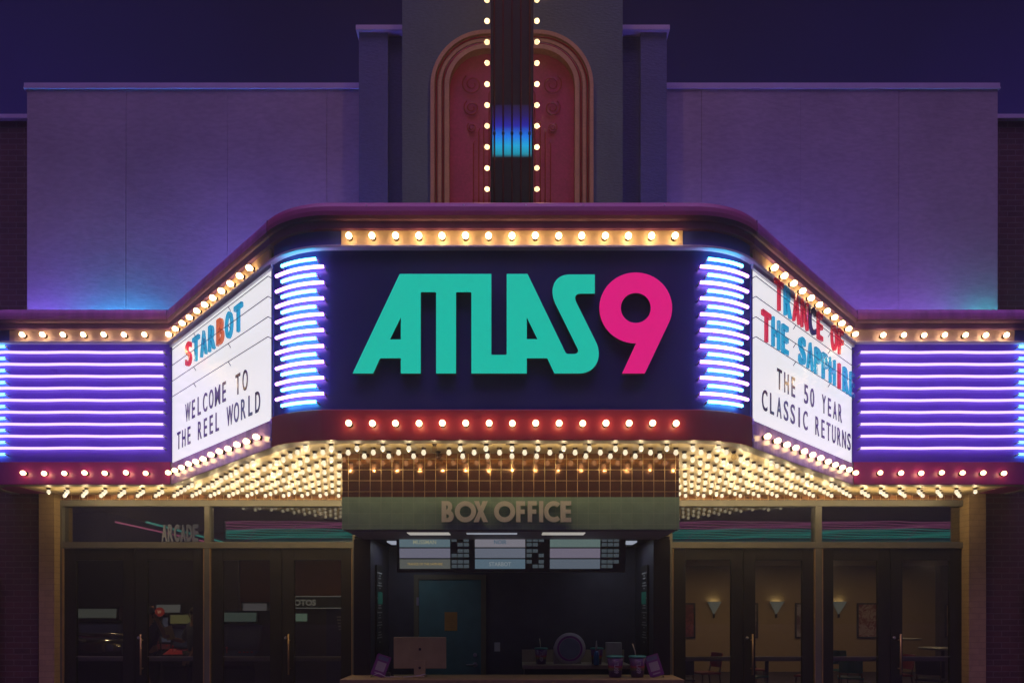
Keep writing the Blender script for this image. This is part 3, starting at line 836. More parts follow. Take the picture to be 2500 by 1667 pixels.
# lit LED face segment: colour runs cyan -> blue -> off
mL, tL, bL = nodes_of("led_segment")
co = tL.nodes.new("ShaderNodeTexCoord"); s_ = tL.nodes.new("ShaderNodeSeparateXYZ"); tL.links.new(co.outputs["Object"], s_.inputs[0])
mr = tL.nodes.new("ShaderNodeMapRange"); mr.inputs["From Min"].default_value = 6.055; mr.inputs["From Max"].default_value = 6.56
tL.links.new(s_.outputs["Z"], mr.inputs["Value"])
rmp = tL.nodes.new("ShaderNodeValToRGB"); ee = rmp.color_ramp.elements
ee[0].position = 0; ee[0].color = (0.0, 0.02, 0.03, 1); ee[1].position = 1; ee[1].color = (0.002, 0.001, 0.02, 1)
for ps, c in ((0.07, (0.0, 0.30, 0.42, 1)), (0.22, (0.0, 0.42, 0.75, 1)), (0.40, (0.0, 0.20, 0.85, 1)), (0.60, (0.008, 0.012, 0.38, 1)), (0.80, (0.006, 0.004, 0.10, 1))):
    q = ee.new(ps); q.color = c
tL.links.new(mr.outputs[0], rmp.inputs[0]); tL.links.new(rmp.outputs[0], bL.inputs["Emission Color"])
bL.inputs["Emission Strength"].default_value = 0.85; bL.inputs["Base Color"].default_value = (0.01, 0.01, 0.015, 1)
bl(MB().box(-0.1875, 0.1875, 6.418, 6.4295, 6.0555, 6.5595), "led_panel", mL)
for k in range(5):
    x = (k-2)*0.0848
    o_t = bl(MB().tube([(x, 6.395, 5.13), (x, 6.395, 13.1)], 0.0085, 8), "unlit_tube", M_dtube)
    mb = MB()
    for zq in (6.27, 8.9, 11.4):
        mb.lathe([(0.0105, -0.018), (0.014, -0.010), (0.014, 0.010), (0.0105, 0.018)], 10, 0, Matrix.Translation((x, 6.395, zq)))
        mb.box(x-0.006, x+0.006, 6.396, 6.417, zq-0.006, zq+0.006)
    mb.build("tube_clamp", M_black, o_t)
for i in range(30):
    z = 5.768+0.2035*i
    for sx in (-1, 1):
        bulb("light_bulb", B_bl, (sx*0.2005, 6.455, z), (sx, -0.12+jit(), jit()), body, I4)
        if z < 9.3: lamp((sx*0.285, 6.45, z), 1.0, (1.0, 0.52, 0.18), body)

# ------------------------------------------------------------------ wash lights on the marquee roof
def wash(x0, x1, y, z, col, st, label, tilt=0.0):
    w = empty("wash_light", label, "wall washer", ((x0+x1)/2, y, z))
    h = (x1-x0)/2
    MB().box(-h-0.02, h+0.02, -0.045, -0.035, 0, 0.045).box(-h-0.02, h+0.02, 0.035, 0.045, 0, 0.045).box(-h-0.02, h+0.02, -0.0345, 0.0345, 0, 0.01).build("housing", M_black, w)
    MB().box(-h, h, -0.033, 0.033, 0.0105, 0.020).build("led_lens", emis("wash_"+label[:12].replace(" ", "_")+str(len(MATS)), col, st), w)
    w.rotation_euler = (tilt, 0, 0)
    return w
wash(-5.5, -4.5, 8.53, 5.15, (0.02, 0.38, 1.0), 230, "bright blue wall washer bar on the left wing roof", -0.3)
wash(-6.3, -5.7, 8.30, 5.125, (0.20, 0.10, 1.0), 90, "short blue wall washer at the far left end of the roof", -0.3)
wash(6.0, 6.2, 8.53, 5.15, (0.02, 0.75, 0.9), 320, "short cyan wall washer at the far right end of the roof", -0.3)
wash(4.2, 5.8, 8.3, 5.125, (0.28, 0.12, 1.0), 35, "dim violet wall washer bar on the right wing roof", -0.3)
wash(-3.7, -2.4, 7.9, 5.125, (0.16, 0.13, 1.0), 120, "blue floodlight bar left of the blade sign", -0.3)
wash(2.4, 3.7, 7.9, 5.125, (0.16, 0.12, 1.0), 110, "blue floodlight bar right of the blade sign", -0.3)

# ------------------------------------------------------------------ storefronts
M_threshold = mat("threshold", (0.2, 0.2, 0.2), 0.5, metal=0.5)
def storefront(leaves, x_l, x_r, mull, side, glabel, inner_cut):
    st = empty("storefront", glabel, "storefront", ((x_l+x_r)/2, Yd, 0))
    ox = (x_l+x_r)/2
    def sp2(mb, name, mt, par=None):
        mb.v = [(x-ox, y-Yd, z) for x, y, z in mb.v] if par is None else mb.v
        return mb.build(name, mt, par or st)
    y0, y1 = Yd-0.03, Yd+0.11
    mb = MB()
    mb.box(x_l, x_r, y0, y1, 3.047, 3.128, bevel=0.003)          # head
    mb.box(x_l, x_l+0.056, y0, y1, 0, 3.0465, bevel=0.003)
    mb.box(x_r-0.056, x_r, y0, y1, 0, 3.0465, bevel=0.003)
    mb.box(mull[0], mull[1], y0+0.004, y1, 2.5005, 3.0465, bevel=0.003)
    mb.box(x_l+0.0565, x_r-0.0565, y0+0.002, y1, 2.50, 2.58, bevel=0.003)
    mb.box(mull[0], mull[1], y0+0.006, y1, 0, 2.4995, bevel=0.003)
    sp2(mb, "door_frame", M_frame)
    # thin brass-coloured strips stand in for highlights on the frame edges
    mb = MB()
    for x in (x_l+0.058, mull[0]-0.012, mull[1]+0.002, x_r-0.068): mb.box(x, x+0.010, y0-0.004, y0+0.05, 0.02, 2.497)
    sp2(mb, "frame_highlight", M_gold)
    for a, b in ((x_l+0.0565, mull[0]-0.0005), (mull[1]+0.0005, x_r-0.0565)):
        sp2(MB().box(a, b, Yd+0.03, Yd+0.042, 2.5805, 3.0465), "transom_window", M_glassT)
    for i, (a, b) in enumerate(leaves):
        sw = 0.155
        dl = MB()
        yy0, yy1 = Yd+0.0, Yd+0.05
        a2, b2 = a+0.004, b-0.004
        dl.box(a2, a2+sw, yy0, yy1, 0.02, 2.495, bevel=0.003).box(b2-sw, b2, yy0, yy1, 0.02, 2.495, bevel=0.003)
        dl.box(a2+sw+0.0005, b2-sw-0.0005, yy0+0.001, yy1-0.001, 2.345, 2.495).box(a2+sw+0.0005, b2-sw-0.0005, yy0+0.001, yy1-0.001, 0.02, 0.28)
        d = sp2(dl, "door", M_bronze)
        g = MB().box(a2+sw+0.001, b2-sw-0.001, Yd+0.02, Yd+0.028, 0.281, 2.344)
        g.v = [(x-ox, y-Yd, z) for x, y, z in g.v]; g.build("glass_pane", M_glass, d)
        h = MB().box(a2+sw-0.02, b2-sw+0.02, Yd+0.052, Yd+0.085, 1.02, 1.075, bevel=0.006)
        h.v = [(x-ox, y-Yd, z) for x, y, z in h.v]; h.build("panic_bar", M_frame, d)
        g = MB().box(a2+sw, b2-sw, Yd-0.002, Yd+0.0185, 1.078, 1.086)
        g.v = [(x-ox, y-Yd, z) for x, y, z in g.v]; g.build("glazing_bar", M_frame, d)
        # pull handle on the right leaf of each pair
        if i % 2 == 1:
            hx = a2+0.10
            h = MB().tube([(hx, Yd-0.055, 0.85), (hx, Yd-0.055, 1.38)], 0.011, 10)
            for zq in (0.93, 1.30): h.tube([(hx, Yd-0.055, zq), (hx-0.002, Yd+0.0, zq)], 0.008, 8)
            h.v = [(x-ox, y-Yd, z) for x, y, z in h.v]; h.build("pull_handle", M_gold, d)
            k = MB().lathe([(0.018, 0), (0.018, 0.012), (0.013, 0.016)], 12, 0, Matrix.Translation((a2+0.045, Yd, 1.33)) @ Matrix.Rotation(PI/2, 4, 'X'))
            k.v = [(x-ox, y-Yd, z) for x, y, z in k.v]; k.build("lock", M_steel, d)
    return st
q = lambda px: (px-1250)/1625*Yd
storefront([(q(155.5), q(329.6)), (q(329.6), q(500.5)), (q(514), q(688.5)), (q(688.5), q(862))], q(144.6), q(872), (q(500.7), q(513.5)), -1,
           "bank of four dark glass doors left of the box office, arcade behind", None)
storefront([(q(1644.3), q(1814.5)), (q(1814.5), q(1988.5)), (q(2005), q(2173.7)), (q(2173.7), q(2349.6))], q(1630), q(2362), (q(1988.7), q(2004.7)), 1,
           "bank of four dark glass doors right of the box office, dining room behind", None)
for sx, (a, b) in ((-1, (-1.99, -1.70)), (1, (1.70, 2.03))):
    bpart(MB().box(a, b, Yd-0.001, Yd+0.1, 0, 3.128), "door_side_wall", M_black)
# poster cases on the brick, far left and right
for sx in (-1, 1):
    pc = empty("poster_case", "dark blue poster case on the brick wall at the far %s edge" % ("left" if sx < 0 else "right"), "poster case", (sx*7.05, 8.60, 1.2))
    MB().box(-0.42, 0.42, -0.05, 0.02, -0.6, 0.94, bevel=0.006).box(-0.36, 0.36, -0.055, -0.0505, -0.54, 0.88, 1).build("case_frame", [M_black, mat("poster_blue", (0.02, 0.03, 0.09), 0.2)], pc)

# ------------------------------------------------------------------ box office
box = empty("box_office", "central box office booth with green tiled canopy and service counter", "ticket booth", (0, 6.4, 0))
def bx(mb, name, mats, par=None):
    if par is None: mb.v = [(x, y-6.4, z) for x, y, z in mb.v]
    return mb.build(name, mats, par or box)
YF = 6.40
bx(MB().box(-1.632, 1.606, YF, Yd-0.004, 2.7795, zF+0.010), "tile_wall", M_tile)
fas = bx(MB().box(-1.634, 1.608, YF-0.004, 7.18, 2.468, 2.779), "canopy_fascia", M_green)
bx(MB().box(-1.60, 1.58, 6.44, 7.17, 2.455, 2.4675), "canopy_ceiling", mat("canopy_ceiling", (0.30, 0.28, 0.26), 0.6))
for a, b in ((-1.40, -0.95), (-0.55, -0.18), (0.02, 0.45), (0.62, 1.05)):
    pass
for a, b in ((-1.03, -0.62), (0.30, 0.72)):
    bx(MB().box(a, b, 6.52, 6.72, 2.449, 2.4545), "light_panel", emis("canopy_light", (1.0, 0.93, 0.82), 0.36))
bx(MB().box(-0.45, 0.05, 6.56, 6.66, 2.449, 2.4545), "light_panel", emis("canopy_light_cool", (0.8, 0.85, 1.0), 0.3))
for sx in (-1, 1):
    pn_ = bx(MB().box(sx*1.2-0.2, sx*1.2+0.2, 7.45, 7.75, 2.452, 2.4665), "ceiling_lamp", emis("booth_lamp", (0.75, 0.82, 1.0), 0.4))
    L = bpy.data.lights.new("ceiling_lamp_light", 'AREA'); L.size = 0.3; L.energy = 1.3; L.color = (0.72, 0.80, 1.0)
    lo = bpy.data.objects.new("ceiling_lamp_light", L); COL.objects.link(lo); lo.parent = pn_; lo.location = (sx*1.2, 7.6-6.4, 2.445)
# letters BOX OFFICE from geometric outlines
def ring(cx, cy, r, ri, a0=0, a1=360, n=40):
    A = [(cx+r*math.cos(math.radians(a0+(a1-a0)*k/n)), cy+r*math.sin(math.radians(a0+(a1-a0)*k/n))) for k in range(n+1)]
    B = [(cx+ri*math.cos(math.radians(a1-(a1-a0)*k/n)), cy+ri*math.sin(math.radians(a1-(a1-a0)*k/n))) for k in range(n+1)]
    return A, B
def fut(ch):
    """bold geometric capitals, height 1"""
    t = 0.24
    if ch == "O": 
        A, B = ring(0.5, 0.5, 0.5, 0.275); return A[:-1], [B[:-1]], 1.0
    if ch == "C":
        A, B = ring(0.5, 0.5, 0.5, 0.275, 48, 312); return A+B, [], 0.84
    if ch == "B":
        o = [(0, 0), (0.36, 0)] + [(0.36+0.27*math.cos(math.radians(a)), 0.275+0.275*math.sin(math.radians(a))) for a in range(-90, 61, 10)]
        o += [(0.30+0.25*math.cos(math.radians(a)), 0.755+0.245*math.sin(math.radians(a))) for a in range(-40, 91, 10)] + [(0, 1)]
        return o, [[(t, 0.19), (0.34, 0.19), (0.39, 0.27), (0.34, 0.37), (t, 0.37)], [(t, 0.60), (0.29, 0.60), (0.335, 0.70), (0.29, 0.80), (t, 0.80)]], 0.64
    if ch == "X":
        return [(0, 0), (0.27, 0), (0.39, 0.27), (0.51, 0), (0.78, 0), (0.52, 0.52), (0.76, 1), (0.49, 1), (0.39, 0.75), (0.29, 1), (0.02, 1), (0.26, 0.52)], [], 0.78
    if ch == "F":
        return [(0, 0), (t, 0), (t, 0.39), (0.46, 0.39), (0.46, 0.60), (t, 0.60), (t, 0.79), (0.48, 0.79), (0.48, 1), (0, 1)], [], 0.5
    if ch == "E":
        return [(0, 0), (0.5, 0), (0.5, 0.205), (t, 0.205), (t, 0.40), (0.48, 0.40), (0.48, 0.60), (t, 0.60), (t, 0.795), (0.5, 0.795), (0.5, 1), (0, 1)], [], 0.5
    if ch == "I":
        return [(0, 0), (t, 0), (t, 1), (0, 1)], [], 0.24
bxl = [("B", 710, 792), ("O", 798, 938), ("X", 922, 1017), ("O", 1057, 1197), ("F", 1203, 1265), ("F", 1280, 1342), ("I", 1356, 1384), ("C", 1388, 1495), ("E", 1497, 1568)]
for ch, a, b in bxl:
    o_, hs, w = fut(ch)
    xa = (820+a*0.3656-1250)/1625*YF; xb = (820+b*0.3656-1250)/1625*YF; h = 0.199
    kx = (xb-xa)/w
    if ch == "C":
        xs_ = [p[0] for p in o_]; kx = (xb-xa)/(max(xs_)-min(xs_))
    sc = lambda pts: [(p[0]*kx, p[1]*h) for p in pts]
    me = poly_prism(sc(o_), [sc(hh) for hh in hs], 0.028)
    o = put("canopy_letter", me, M_boxletter, fas, frame((xa, YF-0.034-6.4, 2.533), (1, 0, 0), (0, -1, 0)))
# booth shell
M_booth = mat("booth_navy", (0.05, 0.046, 0.065), 0.5, var=0.15)
M_boothd = mat("booth_black", (0.012, 0.010, 0.014), 0.5)
for sx in (-1, 1):
    bx(MB().box(*sorted((sx*1.53, sx*1.70)), 7.20, 8.25, 0, 2.467), "side_wall", M_booth)
    bx(MB().box(*sorted((sx*1.525, sx*1.705)), 7.17, 7.199, 0, 2.454), "pier", M_boothd)
bx(MB().box(-1.53, 1.53, 8.25, 8.3, 0, 2.467), "back_wall", M_booth)
bx(MB().box(-1.70, 1.70, 7.181, 8.3, 2.4675, 2.49), "booth_ceiling", M_boothd)
cnt = bx(MB().box(-1.735, 1.735, 6.70, 7.23, 0.955, 0.995, bevel=0.006), "counter_top", mat("counter_stone", (0.20, 0.15, 0.06), 0.6, var=0.15, vscale=20))
bx(MB().box(-1.68, 1.68, 6.78, 7.16, 0.0, 0.954), "counter_base", M_green)
# back shelf with drawers (right)
shelf = empty("back_counter", "cream back counter under the cups inside the box office", "counter", (0.72, 7.75, 0))
MB().box(-0.60, 0.62, -0.25, 0.2, 1.03, 1.075, bevel=0.004).box(-0.60, 0.62, 0.205, 0.235, 1.03, 1.22).build("top", mat("cream_laminate", (0.33, 0.27, 0.18), 0.5), shelf)
MB().box(-0.58, 0.60, -0.22, 0.2, 0.0, 1.028).build("cabinet", mat("teal_cabinet", (0.01, 0.05, 0.045), 0.4), shelf)
# inside door
dr = empty("booth_door", "teal staff door with orange notice in the box office back wall", "door", (W3(1099, 1487, 8.25)[0], 8.25, 0))
mb = MB().box(-0.445, -0.385, -0.04, -0.0005, 0, 2.13).box(0.385, 0.445, -0.04, -0.0005, 0, 2.13).box(-0.3845, 0.3845, -0.04, -0.0005, 2.07, 2.13)
mb.build("door_frame", mat("door_frame_olive", (0.13, 0.11, 0.06), 0.5), dr)
leaf = MB().box(-0.384, 0.384, -0.02, -0.001, 0.01, 2.068).build("door_leaf", mat("door_teal", (0.06, 0.17, 0.17), 0.5), dr)
MB().tube([(0.31, -0.02, 1.02), (0.31, -0.06, 1.02), (0.20, -0.065, 1.02)], 0.011, 8).lathe([(0.03, 0), (0.03, 0.012)], 12, 0, Matrix.Translation((0.31, -0.02, 1.02)) @ Matrix.Rotation(PI/2, 4, 'X')).lathe([(0.026, 0), (0.022, 0.02)], 12, 0, Matrix.Translation((0.31, -0.02, 1.14)) @ Matrix.Rotation(PI/2, 4, 'X')).build("lever_handle", M_steel, leaf)
MB().box(-0.41, -0.384, -0.045, -0.02, 1.75, 1.85).build("hinge", M_steel, leaf)
nt_ = MB().box(-0.078, 0.078, -0.0035, 0, -0.115, 0.115).build("notice_paper", mat("paper_orange", (0.42, 0.20, 0.04), 0.7))
nt_.location = (W3(1099, 1487, 8.25)[0]+0.012, 8.228, 1.7+(1487-1516)/197); tag(nt_, "orange paper notice taped to the teal staff door", "notice")
for k in range(7):
    MB().box(-0.05+0.01*(k % 3), 0.05-0.012*((k*2) % 3), -0.0042, -0.0036, 0.07-0.024*k-0.003, 0.07-0.024*k).build("notice_line", mat("ink_brown", (0.15, 0.06, 0.02), 0.7), nt_)
sw = MB().box(-0.035, 0.035, -0.006, 0, -0.055, 0.055, bevel=0.002).box(-0.008, 0.008, -0.011, -0.0062, -0.018, 0.018).build("light_switch", mat("switch_plate", (0.5, 0.48, 0.45), 0.4))
sw.location = (W3(1214, 0, 8.25)[0], 8.249, 1.7+(1487-1578)/197); tag(sw, "white light switch plate on the dark booth wall", "light switch")
# menu board
menu = empty("showtime_screen", "long backlit showtimes board hanging above the booth opening", "display board", (0, 7.30, 0))
Z0, Z1 = 1.7+(1487-1396)/222.6, 1.7+(1487-1303)/222.6
def tilt(mb):   # top leans towards the viewer
    mb.v = [(x, y-(z-Z0)*0.10, z) for x, y, z in mb.v]; return mb
tilt(MB().box(-1.26, 1.24, -0.02, 0.05, Z0, Z1, bevel=0.006)).build("screen_frame", mat("screen_bezel", (0.05, 0.05, 0.04), 0.4), menu)
mslot = [(977, 1100), (1160, 1282), (1342, 1464)]
rows = [(1311, 1336), (1339, 1362), (1365, 1388)]
pal = [[((0.12,0.18,0.21), "MUSSMAN", (0.35,0.36,0.25)), ((0.24,0.23,0.27), "NOIR", (0.05,0.13,0.20)), ((0.13,0.19,0.18), "", (0.3,0.33,0.08))],
       [((0.17,0.17,0.23), "", (0.2,0.14,0.22)), ((0.15,0.17,0.22), "", (0.24,0.23,0.22)), ((0.19,0.17,0.23), "", (0.3,0.3,0.3))],
       [((0.11,0.12,0.11), "TRANCE OF THE SAPPHIRE", (0.42,0.30,0.10)), ((0.11,0.17,0.22), "STARBOT", (0.30,0.34,0.36)), ((0.12,0.15,0.19), "", (0.08,0.10,0.12))]]
k_ = 1/222.6
for ri, (ya, yb) in enumerate(rows):
    for ci, (xa, xb) in enumerate(mslot):
        c, txt, tcol = pal[ri][ci]
        x0_, x1_ = (xa-1250)*k_, (xb-1250)*k_; z1_, z0_ = 1.7+(1487-ya)*k_, 1.7+(1487-yb)*k_
        pn = tilt(MB().box(x0_, x1_, -0.024, -0.0205, z0_, z1_)).build("title_screen", emis(f"screen_{ri}{ci}", c, 0.72, (0.05, 0.05, 0.05)), menu)
        if txt:
            hgt = 0.045 if len(txt) < 10 else 0.026
            textline(txt, pn, emis(f"screen_text_{ri}{ci}", tcol, 0.6, (0.1, 0.1, 0.1)), ((x0_+x1_)/2, -0.0255-((z0_+z1_)/2-Z0)*0.10-0.003, (z0_+z1_)/2-hgt/2), hgt, 0.001, xs=0.9)
        # time grid
        gx = x1_+0.012
        tb = MB()
        for rr_ in range(2):
            for cc in range(3):
                if (ri*9+ci*3+rr_*5+cc*2) % 7 == 0: continue
                tb.box(gx+cc*0.066+0.003, gx+cc*0.066+0.060, -0.0235, -0.0205, z0_+0.008+rr_*0.050, z0_+0.046+rr_*0.050)
        tilt(tb).build("time_grid", emis("time_cells", (0.10, 0.13, 0.15), 0.45, (0.05, 0.05, 0.05)), menu)
# side wall posters (ticket prices) inside the booth: flat prints on the side walls
def side_poster(sx, label):
    p = empty("price_sign", label, "price sign", (sx*1.515, 7.62, 1.70))
    MB().box(-0.006, 0.006, -0.20, 0.20, -0.66, 0.50).build("sign_panel", mat("sign_panel_black", (0.02, 0.02, 0.02), 0.4), p)
    xo = -sx*0.0065
    mw = mat("sign_white_print", (0.45, 0.45, 0.42), 0.6)
    mb = MB()
    zz_ = 0.42
    for k in range(22):
        w = 0.16-0.03*((k*3) % 4); mb.box(xo, xo-sx*0.001, -w+0.02*(k % 2), w-0.05, zz_-0.012, zz_); zz_ -= 0.03+0.022*(k % 3 == 2)
    mb.build("price_lines", mw, p)
    MB().box(xo, xo-sx*0.0015, -0.13, 0.13, 0.06, 0.20).build("price_badge", mat("badge_green", (0.05, 0.35, 0.22), 0.5), p)
    return p
side_poster(-1, "narrow black price sign with green badge on the booth's left wall")
side_poster(1, "narrow black price sign with green badge on the booth's right wall")

# ---- things on the counter
zc_ = 0.9965
mon = empty("desktop_monitor", "silver all in one computer seen from behind on the counter", "computer", (W3(1025.5, 0, 6.98)[0], 6.98, zc_))
k_ = 1/232.8
ms = mat("aluminium", (0.34, 0.28, 0.15), 0.55)
sc_ = MB().box(-0.275, 0.275, -0.012, 0.012, 0.085, 0.415, bevel=0.008).build("screen_back", ms, mon)
MB().box(-0.012, 0.012, -0.0135, -0.0122, 0.275, 0.30).lathe([(0.013, 0), (0.013, 0.001)], 14, 0, Matrix.Translation((0, -0.0122, 0.29)) @ Matrix.Rotation(PI/2, 4, 'X')).build("emblem", M_black, sc_)
st_ = MB().box(-0.06, 0.06, -0.024, -0.016, 0.012, 0.175, bevel=0.003).box(-0.06, 0.06, -0.10, 0.10, 0.0, 0.0115, bevel=0.003)
st_.build("stand", ms, mon)
MB().lathe([(0.014, 0), (0.014, 0.002)], 16, 0, Matrix.Translation((0, -0.0242, 0.095)) @ Matrix.Rotation(PI/2, 4, 'X')).build("cable_hole", M_black, mon)
def sign_stand(x, lean, label):
    s = empty("counter_sign", label, "counter sign", (x, 6.92, zc_))
    p = MB().box(-0.075, 0.075, -0.004, 0.004, 0.01, 0.24, bevel=0.002).build("sign_panel", mat("sign_purple", (0.16, 0.03, 0.17), 0.4), s)
    MB().box(-0.048, 0.048, -0.0052, -0.0042, 0.07, 0.165).build("sign_window", mat("sign_grey", (0.32, 0.30, 0.30), 0.5), p)
    MB().box(-0.055, 0.055, -0.0052, -0.0042, 0.185, 0.225).build("sign_header", mat("sign_header", (0.10, 0.12, 0.20), 0.5), p)
    MB().box(-0.04, 0.04, -0.0052, -0.0042, 0.035, 0.05).build("sign_footer", mat("sign_grey", (0.3, 0.3, 0.3), 0.5), p)
    MB().tube([(-0.055, -0.03, 0.006), (-0.055, 0, 0.012), (-0.055, 0.06, 0.006)], 0.004, 6).tube([(0.055, -0.03, 0.006), (0.055, 0, 0.012), (0.055, 0.06, 0.006)], 0.004, 6).build("easel_foot", M_black, s)
    p.rotation_euler = (-0.2, lean, 0)
    return s
sign_stand(W3(920, 0, 6.92)[0], 0.32, "small purple counter sign leaning on the left end")
sign_stand(W3(1606, 0, 6.92)[0], -0.28, "small purple counter sign leaning on the right end")
M_cup = None
def cup_mat():
    m_, t_, b_ = nodes_of("cup_print")
    co = t_.nodes.new("ShaderNodeTexCoord"); s2 = t_.nodes.new("ShaderNodeSeparateXYZ"); t_.links.new(co.outputs["Object"], s2.inputs[0])
    r_ = t_.nodes.new("ShaderNodeMapRange"); r_.inputs["From Max"].default_value = 0.21; t_.links.new(s2.outputs["Z"], r_.inputs["Value"])
    cr_ = t_.nodes.new("ShaderNodeValToRGB"); q_ = cr_.color_ramp.elements
    q_[0].color = (0.07, 0.02, 0.10, 1); q_[1].color = (0.07, 0.02, 0.12, 1)
    cr_.color_ramp.interpolation = 'EASE'
    for ps, c in ((0.30, (0.05, 0.015, 0.09, 1)), (0.37, (0.12, 0.11, 0.05, 1)), (0.45, (0.16, 0.10, 0.04, 1)), (0.52, (0.30, 0.03, 0.05, 1)), (0.62, (0.10, 0.02, 0.12, 1))):
        z_ = q_.new(ps); z_.color = c
    t_.links.new(r_.outputs[0], cr_.inputs[0]); t_.links.new(cr_.outputs[0], b_.inputs["Base Color"]); b_.inputs["Roughness"].default_value = 0.4
    return m_
M_cup = cup_mat()
def cup(x, y, z, label, straw=True, s=1.0, ang=0.1):
    c = empty("drink_cup", label, "cup", (x, y, z), 0, "branded drink cups in the box office")
    c.scale = (s, s, s)
    b = MB().lathe([(0.060, 0), (0.064, 0.004), (0.086, 0.21), (0.084, 0.21), (0.058, 0.01)], 24).build("cup_body", M_cup, c)
    MB().lathe([(0.088, 0.205), (0.092, 0.209), (0.092, 0.217), (0.080, 0.222), (0.02, 0.226), (0.0, 0.226)], 24).build("lid", mat("lid_teal", (0.05, 0.30, 0.24), 0.35), c)
    for i, chh in enumerate("ATLAS9"):
        me = glyph(chh, 0.022, 0.045, 0.001, 0.03)
        zq = 0.165-0.022*i; r = 0.064+0.022*(zq/0.21)+0.0015
        M = Matrix.Translation((-0.022, -r-0.001, zq)) @ Matrix.Rotation(PI/2, 4, 'X') @ Matrix.Rotation(-PI/2, 4, 'Z')
        put("cup_letter", me, mat("cup_white", (0.42, 0.38, 0.40), 0.5), b, M)
    if straw: MB().tube([(0.0, 0, 0.05), (0.0-ang*0.5, 0, 0.27), (0.0-ang, 0, 0.345)], 0.005, 8).build("straw", mat("straw_cream", (0.45, 0.42, 0.30), 0.4), c)
    return c
cup(W3(1502, 0, 6.95)[0], 6.95, zc_, "purple drink cup without straw on the front counter", False, 1.0)
cup(W3(1556, 0, 6.95)[0], 6.95, zc_, "purple drink cup with straw on the front counter, beside the leaning sign", True, 1.0, 0.05)
cup(W3(1321, 0, 7.62)[0], 7.62, 1.0755, "purple drink cup with straw, left on the cream back counter", True, 0.85, 0.02)
cup(W3(1457, 0, 7.62)[0], 7.62, 1.0755, "purple drink cup behind the blue squeeze bottle", False, 0.85, -0.02)
bt = empty("squeeze_bottle", "blue squeeze bottle with pale nozzle on the back counter", "bottle", (W3(1456, 0, 7.50)[0]*1.0, 7.50, 1.0755))
MB().lathe([(0.030, 0), (0.032, 0.01), (0.032, 0.09), (0.026, 0.135), (0.013, 0.16)], 18).build("bottle_body", mat("bottle_blue", (0.0, 0.12, 0.30), 0.3), bt)
MB().lathe([(0.014, 0.161), (0.012, 0.20), (0.006, 0.26), (0.003, 0.275)], 12).build("nozzle", mat("nozzle_pale", (0.4, 0.4, 0.38), 0.4), bt)
pl = empty("display_plate", "round white plate sign with purple ring standing on back counter", "plate", (W3(1391, 0, 7.6)[0], 7.60, 1.0755))
R_ = Matrix.Rotation(PI/2, 4, 'X')
MB().lathe([(0.0, 0), (0.178, 0), (0.180, 0.006), (0.176, 0.010), (0.0, 0.010)], 40, 0, Matrix.Translation((0, 0, 0.18)) @ R_).build("plate_disc", mat("plate_white", (0.42, 0.42, 0.40), 0.4), pl)
A_, B_2 = ring(0, 0, 0.146, 0.122); me = poly_prism(A_[:-1], [B_2[:-1]], 0.001); put("plate_ring", me, mat("ring_purple", (0.22, 0.06, 0.24), 0.4), pl, frame((0, -0.0112, 0.18), (1,0,0), (0,-1,0)))
A_, B_2 = ring(0, 0, 0.118, 0.01); me = poly_prism(A_[:-1], [], 0.001); put("plate_center", me, mat("plate_blue", (0.16, 0.24, 0.28), 0.4), pl, frame((0, -0.0112, 0.18), (1,0,0), (0,-1,0)))
pb = tag(MB().box(-0.09, 0.09, -0.05, 0.05, 0, 0.20, bevel=0.003).box(-0.001, 0.001, -0.051, -0.0502, 0.02, 0.2).build("paper_box", mat("box_white", (0.40, 0.40, 0.36), 0.5)), "upright white paper box behind the cups at right", "box")
pb.location = (W3(1498, 0, 7.8)[0], 7.80, 1.0755); pb.scale = (1, 1, 1.2)
bk = tag(MB().box(-0.16, 0.16, -0.02, 0.02, 0, 0.20, bevel=0.003).build("white_tray", mat("tray_white", (0.33, 0.31, 0.27), 0.5)), "flat white tray leaning behind the round plate", "tray")
bk.location = (W3(1385, 0, 7.68)[0], 7.68, 1.0755)
cab = tag(MB().tube([(0, 0, 0.006), (0.08, 0.03, 0.006), (0.17, 0.02, 0.02), (0.22, 0.05, 0.03)], 0.004, 6).tube([(-0.32, 0.02, 0.02), (-0.25, -0.03, 0.05), (-0.18, 0.0, 0.006), (-0.02, 0.01, 0.006)], 0.003, 6).build("cable", M_pale), "thin white cables trailing on the counter left of the computer", "cable")
cab.location = (W3(985, 0, 6.9)[0], 6.9, zc_)
cd = tag(MB().box(-0.04, 0.04, -0.03, 0.03, 0, 0.045, bevel=0.008).tube([(0.03, 0, 0.03), (0.07, 0.02, 0.01)], 0.006, 6).build("card_reader", M_black), "small black card reader beside the leaning purple sign", "card reader")
cd.location = (W3(944, 0, 6.96)[0], 6.96, zc_)

# ------------------------------------------------------------------ interior
ZCe = 3.55
it = empty("lobby_interior", "lobby rooms behind the doors with floor, walls and ceiling", "room", (0, 14, 0))
def ip(mb, name, mt):
    mb.v = [(x, y-14, z) for x, y, z in mb.v]; return mb.build(name, mt, it)
M_beige = mat("wall_beige", (0.36, 0.26, 0.14), 0.7, var=0.05)
M_orange = mat("wall_orange", (0.20, 0.075, 0.03), 0.7, var=0.1)
M_dark = mat("wall_dark", (0.03, 0.022, 0.03), 0.7)
ip(MB().box(-10, 14, 8.9, 19.5, 0.0045, 0.02), "floor", mat("carpet", (0.03, 0.02, 0.025), 0.9, var=0.4, vscale=6))
ip(MB().box(-10, 14, 8.87, 19.5, ZCe, ZCe+0.1), "ceiling", mat("ceiling_dark", (0.10, 0.07, 0.06), 0.8))
ip(MB().box(0.8, 11.45, 18.0, 18.1, 0.02, ZCe), "dining_wall", M_beige)
